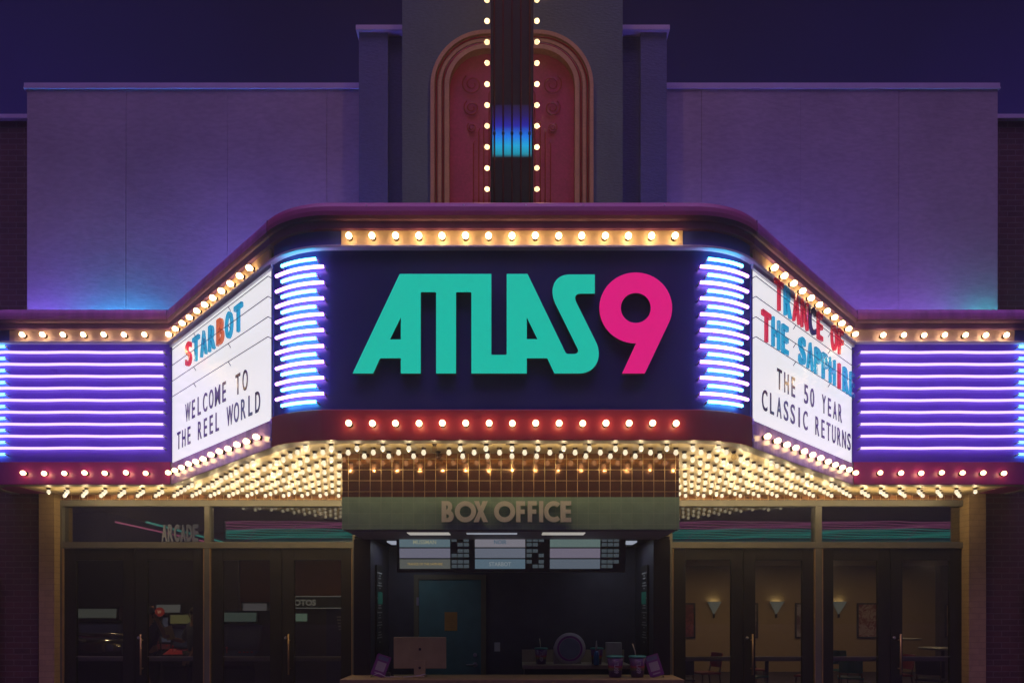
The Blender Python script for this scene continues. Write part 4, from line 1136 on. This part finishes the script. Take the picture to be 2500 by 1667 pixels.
ip(MB().box(11.46, 14, 17.8, 18.1, 0.02, ZCe), "grey_wall", mat("wall_grey", (0.10, 0.085, 0.09), 0.7))
ip(MB().box(-10, 0.78, 16.0, 16.1, 0.02, ZCe), "arcade_wall", M_orange)
ip(MB().box(-10, -5.55, 13.5, 13.6, 0.02, 2.75), "arcade_wall", M_dark)
ip(MB().box(-10.1, -10, 8.9, 19.5, 0.02, ZCe), "side_wall", M_dark)
ip(MB().box(14, 14.1, 8.9, 19.5, 0.02, ZCe), "side_wall", M_dark)
ip(MB().box(0.55, 0.78, 8.32, 18.0, 0.02, ZCe), "partition", M_dark)
ip(MB().box(2.2, 13.9, 12.3, 18.0, 2.88, 2.93), "dropped_ceiling", mat("ceiling_cream", (0.34, 0.26, 0.17), 0.7))
# neon mural bulkhead seen through the transoms
mur = empty("neon_mural", "long lobby bulkhead with pink and teal neon grid seen through transoms", "neon mural", (0, 12, 0))
MB().box(-5.2, 8.1, 0, 0.15, 2.60, 3.30).build("bulkhead", mat("mural_dark", (0.02, 0.05, 0.07), 0.35), mur)
npk = emis("mural_pink", (0.50, 0.12, 0.32), 0.5, (0.1, 0.1, 0.1)); nte = emis("mural_teal", (0.02, 0.50, 0.42), 0.5, (0.1, 0.1, 0.1)); nbl = emis("mural_line", (0.08, 0.30, 0.30), 0.4, (0.1, 0.1, 0.1))
for i in range(9):
    z = 3.27-0.035*i; pk = i < 4
    pts = [(-5.15+13.2*k/60, -0.02, z+0.010*math.sin(k*0.5+i*1.3)+0.006*math.sin(k*1.3+i)) for k in range(61)]
    MB().tube(pts, 0.0062, 6).build("neon_tube", npk if pk else nte, mur)
for i in range(3):
    MB().tube([(-4.6, -0.02, 2.93-0.11*i), (8.05, -0.02, 2.93-0.11*i)], 0.0035, 6).build("neon_tube", nbl, mur)
for i in range(20):
    x = -5.0+i*0.66; MB().tube([(x+0.45, -0.022, 3.22), (x, -0.022, 2.64)], 0.003, 6).build("neon_tube", nbl if i % 2 else npk, mur)
# glow boards: translucent colour washes behind the tubes
MB().box(-5.15, 8.05, -0.006, -0.001, 3.10, 3.28).build("pink_backlight", emis("mural_pink_back", (0.30, 0.03, 0.16), 0.05), mur)
MB().box(-5.15, 8.05, -0.006, -0.001, 2.88, 3.098).build("teal_backlight", emis("mural_teal_back", (0.0, 0.30, 0.27), 0.06), mur)
ns = empty("neon_wall_lines", "slanting pink and teal neon lines on the arcade side wall", "neon light", (-7.0, 14, 3.3))
ip(MB().box(-10, -7.3, 12.0, 18.0, 2.7, 3.45), "arcade_bulkhead", mat("bulkhead_blue", (0.03, 0.04, 0.10), 0.6))
MB().tube([(-0.26, -1.8, 0.0), (-0.22, 2.0, 0.0)], 0.016, 8).build("pink_tube", emis("line_pink", (0.7, 0.16, 0.32), 0.5), ns)
MB().tube([(0.30, -1.8, 0.0), (0.1, 2.6, 0.0)], 0.020, 8).build("teal_tube", emis("line_teal", (0.08, 0.60, 0.50), 0.42), ns)
arc = empty("arcade_sign", "white ARCADE sign hanging inside behind the left transom", "sign", (W3(441, 0, 11.6)[0], 11.6, 1.7+(1487-1322)/140))
for k, ch in enumerate("ARCADE"):
    o = put("arcade_letter", glyph(ch, 0.095, 0.30, 0.03, 0.04), emis("arcade_white", (0.20, 0.22, 0.24), 0.2, (0.2, 0.2, 0.2)), arc, frame((-0.27+0.108*k, 0, 0.0), (1,0,0), (0,-1,0)))
# ceiling downlights
def downlight(x, y, z, st, label):
    d = empty("downlight", label, "ceiling light", (x, y, z), 0, "recessed lobby downlights")
    MB().lathe([(0.07, -0.012), (0.085, -0.012), (0.09, 0.0)], 20).build("trim_ring", M_pale, d)
    MB().lathe([(0.0, -0.006), (0.068, -0.006), (0.068, 0.0)], 20).build("lamp_face", emis("downlight_face", (1.0, 0.78, 0.5), 0.8), d)
    L = bpy.data.lights.new("downlight_lamp", 'AREA'); L.shape = 'DISK'; L.size = 0.12; L.energy = st; L.color = (1.0, 0.70, 0.40)
    lo = bpy.data.objects.new("downlight_lamp", L); COL.objects.link(lo); lo.parent = d; lo.location = (0, 0, -0.02)
for i, (x, st) in enumerate(((3.6, 12), (5.6, 12), (7.6, 12), (9.9, 12))): downlight(x, 15.8, 2.878, st, "%s downlight in the dining room ceiling, counting from the box office" % ordn[i])
for i, (x, y) in enumerate(((-6.4, 11.0), (-3.6, 12.6), (-1.6, 13.6))): downlight(x, y, ZCe-0.001, 16, "%s downlight in the arcade ceiling, counting from the left" % ordn[i])
# sconces
def sconce(x, lab):
    s = empty("wall_sconce", lab, "wall lamp", (x, 17.99, 1.78), 0, "dining room wall sconces")
    vv = [(-0.17, -0.14, 0.13), (0.17, -0.14, 0.13), (0.17, -0.001, 0.13), (-0.17, -0.001, 0.13), (-0.012, -0.03, -0.2), (0.012, -0.03, -0.2), (0.012, -0.001, -0.2), (-0.012, -0.001, -0.2)]
    MB().add(vv, [(0,1,5,4), (1,2,6,5), (3,0,4,7), (4,5,6,7), (2,3,7,6)]).build("shade", emis("sconce_glass", (0.55, 0.70, 0.66), 0.07, (0.3, 0.3, 0.3)), s)
    MB().box(-0.02, 0.02, -0.05, -0.001, -0.30, -0.201).build("finial", M_bronze, s)
    MB().box(-0.12, 0.12, -0.11, -0.02, 0.10, 0.115).build("bulb_tray", emis("sconce_lamp", (1.0, 0.85, 0.5), 4.0), s)
for i, px in enumerate((1742, 1894, 2046)): sconce(W3(px, 0, 18)[0], "%s glass sconce from the box office on the beige wall" % ordn[i])
# framed posters (generic abstract art)
def artmat(name, c1, c2, sc):
    m_, t_, b_ = nodes_of(name)
    n_ = t_.nodes.new("ShaderNodeTexNoise"); n_.inputs["Scale"].default_value = sc; n_.inputs["Detail"].default_value = 8; n_.inputs["Distortion"].default_value = 1.5
    c_ = t_.nodes.new("ShaderNodeTexCoord"); t_.links.new(c_.outputs["Object"], n_.inputs["Vector"])
    r_ = t_.nodes.new("ShaderNodeValToRGB"); r_.color_ramp.elements[0].position = 0.45; r_.color_ramp.elements[1].position = 0.58
    r_.color_ramp.elements[0].color = (*c1, 1); r_.color_ramp.elements[1].color = (*c2, 1)
    t_.links.new(n_.outputs["Fac"], r_.inputs[0]); t_.links.new(r_.outputs[0], b_.inputs["Base Color"]); return m_
def poster(x, y, z, w, h, mt, lab):
    p = empty("framed_poster", lab, "poster", (x, y, z), 0, "framed posters on the dining room walls")
    mb = MB()
    for (a, b, c, d) in ((-w/2, w/2, h/2-0.04, h/2), (-w/2, w/2, -h/2, -h/2+0.04), (-w/2, -w/2+0.04, -h/2+0.0405, h/2-0.0405), (w/2-0.04, w/2, -h/2+0.0405, h/2-0.0405)): mb.box(a, b, -0.03, 0, c, d)
    mb.build("poster_frame", M_black, p)
    MB().box(-w/2+0.041, w/2-0.041, -0.012, -0.002, -h/2+0.041, h/2-0.041).build("poster_art", mt, p)
zp = 1.7+(1487-1514)/90.3
poster(W3(1667, 0, 18)[0], 17.99, zp, 0.66, 0.95, artmat("art_red", (0.12, 0.01, 0.02), (0.25, 0.05, 0.05), 5), "dark red framed poster nearest the box office")
poster(W3(1820, 0, 18)[0], 17.99, zp, 0.66, 0.95, artmat("art_cream", (0.3, 0.25, 0.2), (0.1, 0.04, 0.03), 4), "framed poster between first and second sconce, mostly hidden by door stile")
poster(W3(1970, 0, 18)[0], 17.99, zp, 0.66, 0.95, artmat("art_white", (0.35, 0.32, 0.36), (0.12, 0.05, 0.07), 3), "pale framed poster between second and third sconce")
poster(W3(2121, 0, 18)[0], 17.99, zp, 0.66, 0.95, artmat("art_mix", (0.40, 0.30, 0.28), (0.20, 0.03, 0.04), 7), "red and white abstract framed poster right of the third sconce")
poster(W3(2332, 0, 17.8)[0], 17.79, zp, 0.58, 0.90, artmat("art_tan", (0.40, 0.26, 0.14), (0.30, 0.16, 0.10), 3), "tan framed poster on the grey wall at far right")
# dining furniture
M_wood = mat("chair_wood", (0.16, 0.09, 0.04), 0.5); M_top = mat("table_top", (0.30, 0.30, 0.26), 0.35)
def table(x, y, h, r, lab):
    t = empty("dining_table", lab, "table", (x, y, 0.02), 0, "dining tables behind the right doors")
    MB().lathe([(0.0, h-0.03), (r-0.01, h-0.03), (r, h-0.02), (r, h-0.005), (r-0.01, h), (0, h)], 28).build("table_top", M_top, t)
    MB().lathe([(0.24, 0), (0.24, 0.015), (0.04, 0.03), (0.035, h-0.0305)], 16).build("pedestal", M_black, t)
def chair(x, y, rz, mt, lab):
    c = empty("dining_chair", lab, "chair", (x, y, 0.02), rz, "coloured dining chairs behind the right doors")
    MB().box(-0.21, 0.21, -0.21, 0.21, 0.44, 0.475, bevel=0.012).build("seat", mt, c)
    bm_ = MB(); n = 8; vv = []
    for k in range(n+1):
        a = (k/n-0.5)*1.1; xx = 0.36*math.sin(a); yy = 0.21+0.05-0.36*(1-math.cos(a))
        for (dy, dz) in ((0, 0.56), (0, 0.84), (0.018, 0.84), (0.018, 0.56)): vv.append((xx, yy+dy+(dz-0.56)*0.15, dz))
    ff = [(i*4+j, i*4+(j+1) % 4, (i+1)*4+(j+1) % 4, (i+1)*4+j) for i in range(n) for j in range(4)] + [(0, 3, 2, 1), (n*4, n*4+1, n*4+2, n*4+3)]
    bm_.add(vv, ff).build("backrest", mt, c)
    for a in (-1, 1):
        MB().tube([(a*0.20, -0.20, 0), (a*0.17, -0.17, 0.439)], [0.012, 0.017], 8).build("leg", M_wood, c)
        MB().tube([(a*0.21, 0.24, 0), (a*0.18, 0.19, 0.45), (a*0.17, 0.225, 0.60)], [0.012, 0.018, 0.012], 8).build("leg", M_wood, c)
CR = mat("chair_red", (0.50, 0.03, 0.04), 0.4); CT = mat("chair_teal", (0.02, 0.28, 0.27), 0.4); CB = mat("chair_black", (0.015, 0.015, 0.015), 0.5)
table(3.15, 12.6, 0.76, 0.42, "round table nearest the box office partition")
table(4.9, 12.8, 0.76, 0.42, "round table seen through the second right door")
table(6.6, 12.6, 0.76, 0.42, "round table seen through the third right door")
table(8.4, 14.4, 1.06, 0.40, "tall cafe table in front of the grey wall")
table(7.9, 12.2, 0.98, 0.40, "tall cafe table seen through the last right door")
for i, (x, y, rz, mt, lab) in enumerate([
    (3.0, 11.7, 2.9, CB, "black dining chair in front of the nearest table"), (3.75, 12.9, -1.3, CR, "red dining chair at the right side of the nearest table"),
    (3.3, 13.4, 0.2, CR, "red dining chair behind the nearest table"), (4.4, 12.2, 2.2, CT, "teal dining chair left of the second table"),
    (4.9, 13.6, 0.1, CR, "red dining chair behind the second table"), (5.5, 12.3, -2.4, CR, "red dining chair at the right front of the second table"),
    (6.1, 12.0, 2.7, CT, "teal dining chair at the front of the third table"), (6.7, 13.4, 0.1, CT, "teal dining chair behind the third table"),
    (7.2, 12.5, -1.6, CR, "red dining chair right of the third table"), (7.3, 11.6, 2.4, CB, "black dining chair left of the tall tables")]):
    chair(x, y, rz, mt, lab)
# arcade machines
M_cab = mat("cabinet_black", (0.016, 0.016, 0.022), 0.4)
def arcade(x, y, rz, w, h, hc, sc_col, panel, lab):
    a = empty("arcade_machine", lab, "arcade machine", (x, y, 0.02), rz, "arcade machines behind the left doors")
    prof = [(-0.40, 0), (0.35, 0), (0.35, h), (-0.18, h), (-0.20, h-0.20), (-0.02, h-0.24), (-0.12, 1.02), (-0.42, 0.94), (-0.42, 0.80), (-0.36, 0.74)]
    n = len(prof); vv = [(-w/2, p[0], p[1]) for p in prof] + [(w/2, p[0], p[1]) for p in prof]
    MB().add(vv, [list(range(n)), list(range(n, 2*n))[::-1]] + [(i, i+n, (i+1) % n+n, (i+1) % n) for i in range(n)]).build("cabinet_body", M_cab, a)
    MB().add([(-w/2+0.04, -0.186, h-0.03), (w/2-0.04, -0.186, h-0.03), (w/2-0.04, -0.206, h-0.175), (-w/2+0.04, -0.206, h-0.175)], [(0, 3, 2, 1)]).build("lit_header", emis("header_%s" % lab[:8].replace(" ", "_"), [q_*0.55+0.06 for q_ in hc], 0.30, (0.1, 0.1, 0.1)), a)
    MB().add([(-w/2+0.06, -0.035, h-0.28), (w/2-0.06, -0.035, h-0.28), (w/2-0.06, -0.125, 1.06), (-w/2+0.06, -0.125, 1.06)], [(0, 3, 2, 1)]).build("screen", emis("screen_%s" % lab[:8].replace(" ", "_"), sc_col, 0.4, (0.02, 0.02, 0.02)), a)
    cp = MB().add([(-w/2+0.01, -0.125, 1.024), (w/2-0.01, -0.125, 1.024), (w/2-0.01, -0.418, 0.947), (-w/2+0.01, -0.418, 0.947)], [(0, 3, 2, 1)]).build("control_panel", panel, a)
    mb = MB()
    for k in range(4): mb.lathe([(0.018, 0), (0.018, 0.015), (0.012, 0.02)], 10, 0, Matrix.Translation((w*(0.05+0.1*k), -0.27+0.02*(k % 2), 0.99)))
    mb.tube([(-w*0.28, -0.27, 0.98), (-w*0.28, -0.27, 1.06)], 0.007, 6).lathe([(0.0, -0.02), (0.018, -0.008), (0.018, 0.008), (0, 0.02)], 10, 0, Matrix.Translation((-w*0.28, -0.27, 1.07)))
    mb.build("controls", CR, cp)
    return a
arcade(W3(247, 0, 10.9)[0], 10.9, 0.15, 0.70, 1.72, (0.14, 0.17, 0.13), (0.01, 0.01, 0.02), CR, "wide machine with pale green header in the first left door")
arcade(W3(452, 0, 11.2)[0], 11.3, 0.1, 0.50, 1.62, (0.26, 0.24, 0.02), (0.02, 0.02, 0.03), CR, "yellow header arcade machine beside the person with yellow paper")
arcade(W3(597, 0, 10.9)[0], 10.9, 0.0, 0.62, 1.66, (0.08, 0.17, 0.13), (0.002, 0.003, 0.008), mat("panel_blue_control", (0.01, 0.03, 0.12), 0.4), "black arcade cabinet with mint header in the third left door")
arcade(W3(622, 0, 12.4)[0], 12.6, 0.0, 0.52, 1.82, (0.16, 0.16, 0.20), (0.01, 0.01, 0.01), CR, "taller cabinet with white header behind the mint one")
arcade(W3(415, 0, 12.6)[0], 12.8, -0.2, 0.60, 1.80, (0.20, 0.22, 0.22), (0.07, 0.07, 0.10), mat("panel_red_control", (0.16, 0.03, 0.02), 0.4), "cabinet with white header and red control panel in second left door")
# chrome jukebox-like roller machine
jb = empty("chrome_machine", "chrome barrel topped game machine low in the first left door", "game machine", (W3(243, 0, 10.0)[0], 10.0, 0.02))
MB().tube([(-0.40, 0, 1.12), (0.40, 0, 1.10)], 0.13, 20).tube([(-0.42, 0.1, 1.30), (0.42, 0.1, 1.28)], 0.035, 12).build("chrome_barrel", mat("chrome", (0.35, 0.34, 0.30), 0.18, metal=0.95), jb)
MB().box(-0.42, 0.42, -0.12, 0.35, 0, 0.98, bevel=0.02).build("machine_base", M_cab, jb)
for a in (-1, 1): MB().tube([(a*0.41, 0, 0.95), (a*0.44, -0.05, 1.15), (a*0.40, 0.08, 1.34)], 0.03, 8).build("side_bracket", M_steel, jb)
oc = empty("octagon_sign", "small red octagonal lit sign with a white W in the arcade", "lit sign", (W3(391, 0, 12.0)[0], 12.0, 1.7+(1487-1493)/135.4))
MB().lathe([(0.0, 0), (0.085, 0), (0.085, 0.03), (0, 0.03)], 8, 0, Matrix.Rotation(PI/2, 4, 'X') @ Matrix.Rotation(PI/8, 4, 'Z'), False).build("sign_face", emis("octagon_red", (0.30, 0.03, 0.02), 0.3, (0.10, 0.01, 0.01)), oc)
put("sign_character", glyph("W", 0.07, 0.06, 0.004, 0.02), emis("octagon_white", (0.5, 0.25, 0.15), 0.5), oc, frame((0, -0.031, -0.03), (1, 0, 0), (0, -1, 0)))
MB().tube([(0, 0.02, -0.08), (0, 0.02, -1.6)], 0.012, 6).build("pole", M_black, oc)
li = tag(MB().box(-0.05, 0.05, -0.02, 0.02, 0, 0.13, bevel=0.004).box(-0.01, 0.01, -0.01, 0.01, -1.72, -0.001).build("orange_light_box", emis("orange_box", (0.30, 0.10, 0.05), 0.35)), "small orange light box on a post behind the second left door", "light box")
li.location = (W3(367, 0, 11.5)[0], 11.5, 1.7+(1487-1497)/141)
pp = tag(MB().box(-0.045, 0.045, -0.005, 0, 0, 0.12).build("wall_notice", emis("lit_notice", (0.18, 0.22, 0.22), 0.6)), "small lit notice at the right of the first left door glass", "notice")
pp.location = (W3(294, 0, 13.49)[0], 13.49, 1.7+(1487-1496)/120.4)
# photo booth
ph = empty("photo_booth", "photo booth with PHOTOS banner behind the fourth left door", "photo booth", (W3(775, 0, 13.0)[0], 13.0, 0.02))
MB().box(-0.75, 0.75, 0, 0.9, 0, 1.95, bevel=0.01).build("booth_body", mat("booth_body", (0.04, 0.035, 0.03), 0.4), ph)
MB().box(-0.76, 0.76, -0.03, -0.001, 1.72, 1.92).build("banner", mat("booth_banner", (0.035, 0.045, 0.04), 0.5), ph)
textline("PHOTOS", ph, emis("banner_text", (0.12, 0.12, 0.10), 0.6), (-0.33, -0.0325, 1.76), 0.115, 0.002, bold=0.06, name="banner_lettering")
MB().box(-0.76, 0.76, -0.036, -0.0305, 1.925, 1.94).box(-0.76, 0.76, -0.036, -0.0305, 1.70, 1.715).build("banner_trim", emis("banner_trim", (0.16, 0.17, 0.15), 0.5), ph)
MB().box(0.18, 0.72, -0.02, -0.001, 0.1, 1.68).build("curtain", mat("booth_curtain", (0.02, 0.02, 0.08), 0.7), ph)
MB().box(-0.42, -0.2, -0.02, -0.001, 1.45, 1.60).build("lit_window", emis("booth_window", (0.10, 0.16, 0.12), 0.6), ph)
mb = MB()
for k in range(5): mb.box(0.38+0.01*k, 0.66-0.01*k, -0.024, -0.0205, 1.52-0.06*k, 1.55-0.06*k)
mb.build("curtain_print", mat("print_grey", (0.2, 0.2, 0.22), 0.6), ph)

# people in the arcade
def person(loc, rz, lab, joints, skin_m, shirt, hair_m, trousers):
    """one continuous skinned body; head with face; hair and clothes as children"""
    p = empty("person", lab, "person", loc, rz)
    names = list(joints.keys()); vid = {n: i for i, n in enumerate(names)}
    edges = [("pelvis","spine"),("spine","chest"),("chest","neck"),("neck","head"),("head","crown"),("chest","shL"),("shL","elL"),("elL","wrL"),("wrL","haL"),("chest","shR"),("shR","elR"),("elR","wrR"),("wrR","haR"),
             ("pelvis","hipL"),("hipL","knL"),("knL","anL"),("anL","toL"),("pelvis","hipR"),("hipR","knR"),("knR","anR"),("anR","toR")]
    for hd in ("L", "R"):
        base = Vector(joints["ha"+hd][0]); d = (base-Vector(joints["wr"+hd][0])).normalized(); s = d.orthogonal().normalized()
        for f in range(5):
            o_ = (f-1.5)*0.017 if f < 4 else -0.045
            L_ = (0.065, 0.075, 0.072, 0.055, 0.05)[f]
            a = base + s*o_*0.8 + d*(0.012 if f < 4 else -0.02); b = a + d*L_*0.55 + s*o_*0.2; c = b + d*L_*0.4 + Vector((0, 0, -0.012))
            for nme, q_, r_ in ((f"f{f}a{hd}", a, 0.0095), (f"f{f}b{hd}", b, 0.0085), (f"f{f}c{hd}", c, 0.0075)):
                joints[nme] = (tuple(q_), r_); names.append(nme); vid[nme] = len(names)-1
            edges += [("ha"+hd, f"f{f}a{hd}"), (f"f{f}a{hd}", f"f{f}b{hd}"), (f"f{f}b{hd}", f"f{f}c{hd}")]
    def skinned(nm, sel, grow, mt, sub=2):
        keep = [n for n in names if n in sel]; idm = {n: i for i, n in enumerate(keep)}
        me = bpy.data.meshes.new(nm); me.from_pydata([joints[n][0] for n in keep], [(idm[a], idm[b]) for a, b in edges if a in idm and b in idm], [])
        o = link(nm, me, p)
        sk = o.modifiers.new("skin", 'SKIN'); sk.use_smooth_shade = True
        if not me.skin_vertices: me.attributes  # layer is created with the modifier below
        bm = bmesh.new(); bm.from_mesh(me); lay = bm.verts.layers.skin.verify()
        bm.verts.ensure_lookup_table()
        for n, i in idm.items():
            r = joints[n][1]+grow; bm.verts[i][lay].radius = (r, r)
            bm.verts[i][lay].use_root = (i == 0)
        bm.to_mesh(me); bm.free()
        sb = o.modifiers.new("sub", 'SUBSURF'); sb.levels = sub; sb.render_levels = sub
        me.materials.append(mt); return o
    skinned("body", set(names), 0, skin_m)
    skinned("shirt", {"pelvis", "spine", "chest", "shL", "shR", "elL", "elR"}, 0.014, shirt)
    skinned("trousers", {"pelvis", "hipL", "hipR", "knL", "knR", "anL", "anR"}, 0.013, trousers)
    H = Vector(joints["head"][0])
    MB().lathe([(0.0, 0.135), (0.05, 0.128), (0.088, 0.09), (0.098, 0.04), (0.095, 0.0)], 18, 0, Matrix.Translation(H+Vector((0, 0.015, 0.012)))).lathe([(0.094, 0.0), (0.085, -0.06), (0.06, -0.10)], 18, 0, Matrix.Translation(H+Vector((0, 0.035, 0.012)))).build("hair", hair_m, p)
    mb = MB()
    mb.tube([H+Vector((0, -0.088, 0.02)), H+Vector((0, -0.108, -0.018)), H+Vector((0, -0.092, -0.03))], [0.007, 0.014, 0.009], 8)
    for a in (-1, 1): mb.lathe([(0.0, 0.03), (0.016, 0.02), (0.02, 0), (0.014, -0.022), (0, -0.03)], 8, 0, Matrix.Translation(H+Vector((a*0.092, 0.005, 0))))
    mb.build("face", skin_m, p)
    mb = MB()
    for a in (-1, 1): mb.lathe([(0, 0.008), (0.011, 0.004), (0.012, 0), (0.011, -0.004), (0, -0.008)], 10, 0, Matrix.Translation(H+Vector((a*0.033, -0.088, 0.012))))
    mb.tube([H+Vector((-0.024, -0.091, -0.052)), H+Vector((0, -0.096, -0.055)), H+Vector((0.024, -0.091, -0.052))], 0.005, 6)
    mb.build("eyes_and_mouth", mat("face_dark", (0.06, 0.02, 0.02), 0.5), p)
    return p
def std(armL, armR):
    j = {"pelvis": ((0,0,0.95), .125), "spine": ((0,0.01,1.13), .118), "chest": ((0,0,1.33), .135), "neck": ((0,0,1.48), .052), "head": ((0,-0.005,1.59), .088), "crown": ((0,0.005,1.66), .078),
         "shL": ((-0.18,0,1.42), .058), "shR": ((0.18,0,1.42), .058),
         "hipL": ((-0.10,0,0.90), .092), "knL": ((-0.11,-0.02,0.50), .058), "anL": ((-0.11,0.02,0.09), .040), "toL": ((-0.12,-0.14,0.04), .034),
         "hipR": ((0.10,0,0.90), .092), "knR": ((0.11,-0.03,0.50), .058), "anR": ((0.12,0.02,0.09), .040), "toR": ((0.13,-0.14,0.04), .034)}
    for s, arm in (("L", armL), ("R", armR)):
        for nme, q_, r_ in zip(("el", "wr", "ha"), arm, (.042, .030, .030)): j[nme+s] = (q_, r_)
    return j
SK = mat("skin", (0.30, 0.15, 0.09), 0.5); SH1 = mat("shirt_dark", (0.02, 0.025, 0.035), 0.8); SH2 = mat("shirt_blue", (0.04, 0.06, 0.09), 0.8)
HR = mat("hair_dark", (0.02, 0.012, 0.008), 0.6); TR = mat("trousers_dark", (0.015, 0.015, 0.02), 0.8)
person((W3(371, 0, 10.6)[0]-0.12, 10.7, 0.02), 0.2, "person in dark shirt with one arm raised behind the second left door",
       std(((-0.24,-0.05,1.13), (-0.26,-0.18,0.92), (-0.26,-0.24,0.84)), ((0.29,-0.06,1.22), (0.20,-0.14,1.47), (0.17,-0.16,1.55))), SK, SH1, HR, TR)
person((W3(478, 0, 10.8)[0], 10.8, 0.02), -0.7, "person in blue shirt holding a sheet of yellow paper beside the arcade machine",
       std(((-0.27,-0.08,1.16), (-0.22,-0.30,1.22), (-0.20,-0.37,1.25)), ((0.26,-0.04,1.14), (0.22,-0.18,0.94), (0.21,-0.24,0.88))), SK, SH2, HR, TR)
pa = tag(MB().box(-0.07, 0.07, -0.002, 0.002, -0.02, 0.20).build("yellow_paper", mat("paper_yellow", (0.40, 0.30, 0.10), 0.7)), "sheet of yellow paper held by the person in blue", "paper")
pa.location = (W3(478, 0, 10.8)[0]-0.33, 10.66, 1.24); pa.rotation_euler = (0, -0.3, 0)

# ------------------------------------------------------------------ haze added for a soft glow round the lamps
hz = MB().box(-61, 61, -61, 61, -1.3, 14.2).build("haze", [])
hz["kind"] = "stuff"
mh = bpy.data.materials.new("haze"); mh.use_nodes = True
th = mh.node_tree; th.nodes.clear()
oh = th.nodes.new("ShaderNodeOutputMaterial"); vh = th.nodes.new("ShaderNodeVolumePrincipled")
vh.inputs["Color"].default_value = (0.9, 0.9, 0.95, 1); vh.inputs["Density"].default_value = 0.0065; vh.inputs["Anisotropy"].default_value = 0.7
th.links.new(vh.outputs[0], oh.inputs["Volume"])
hz.data.materials.append(mh)
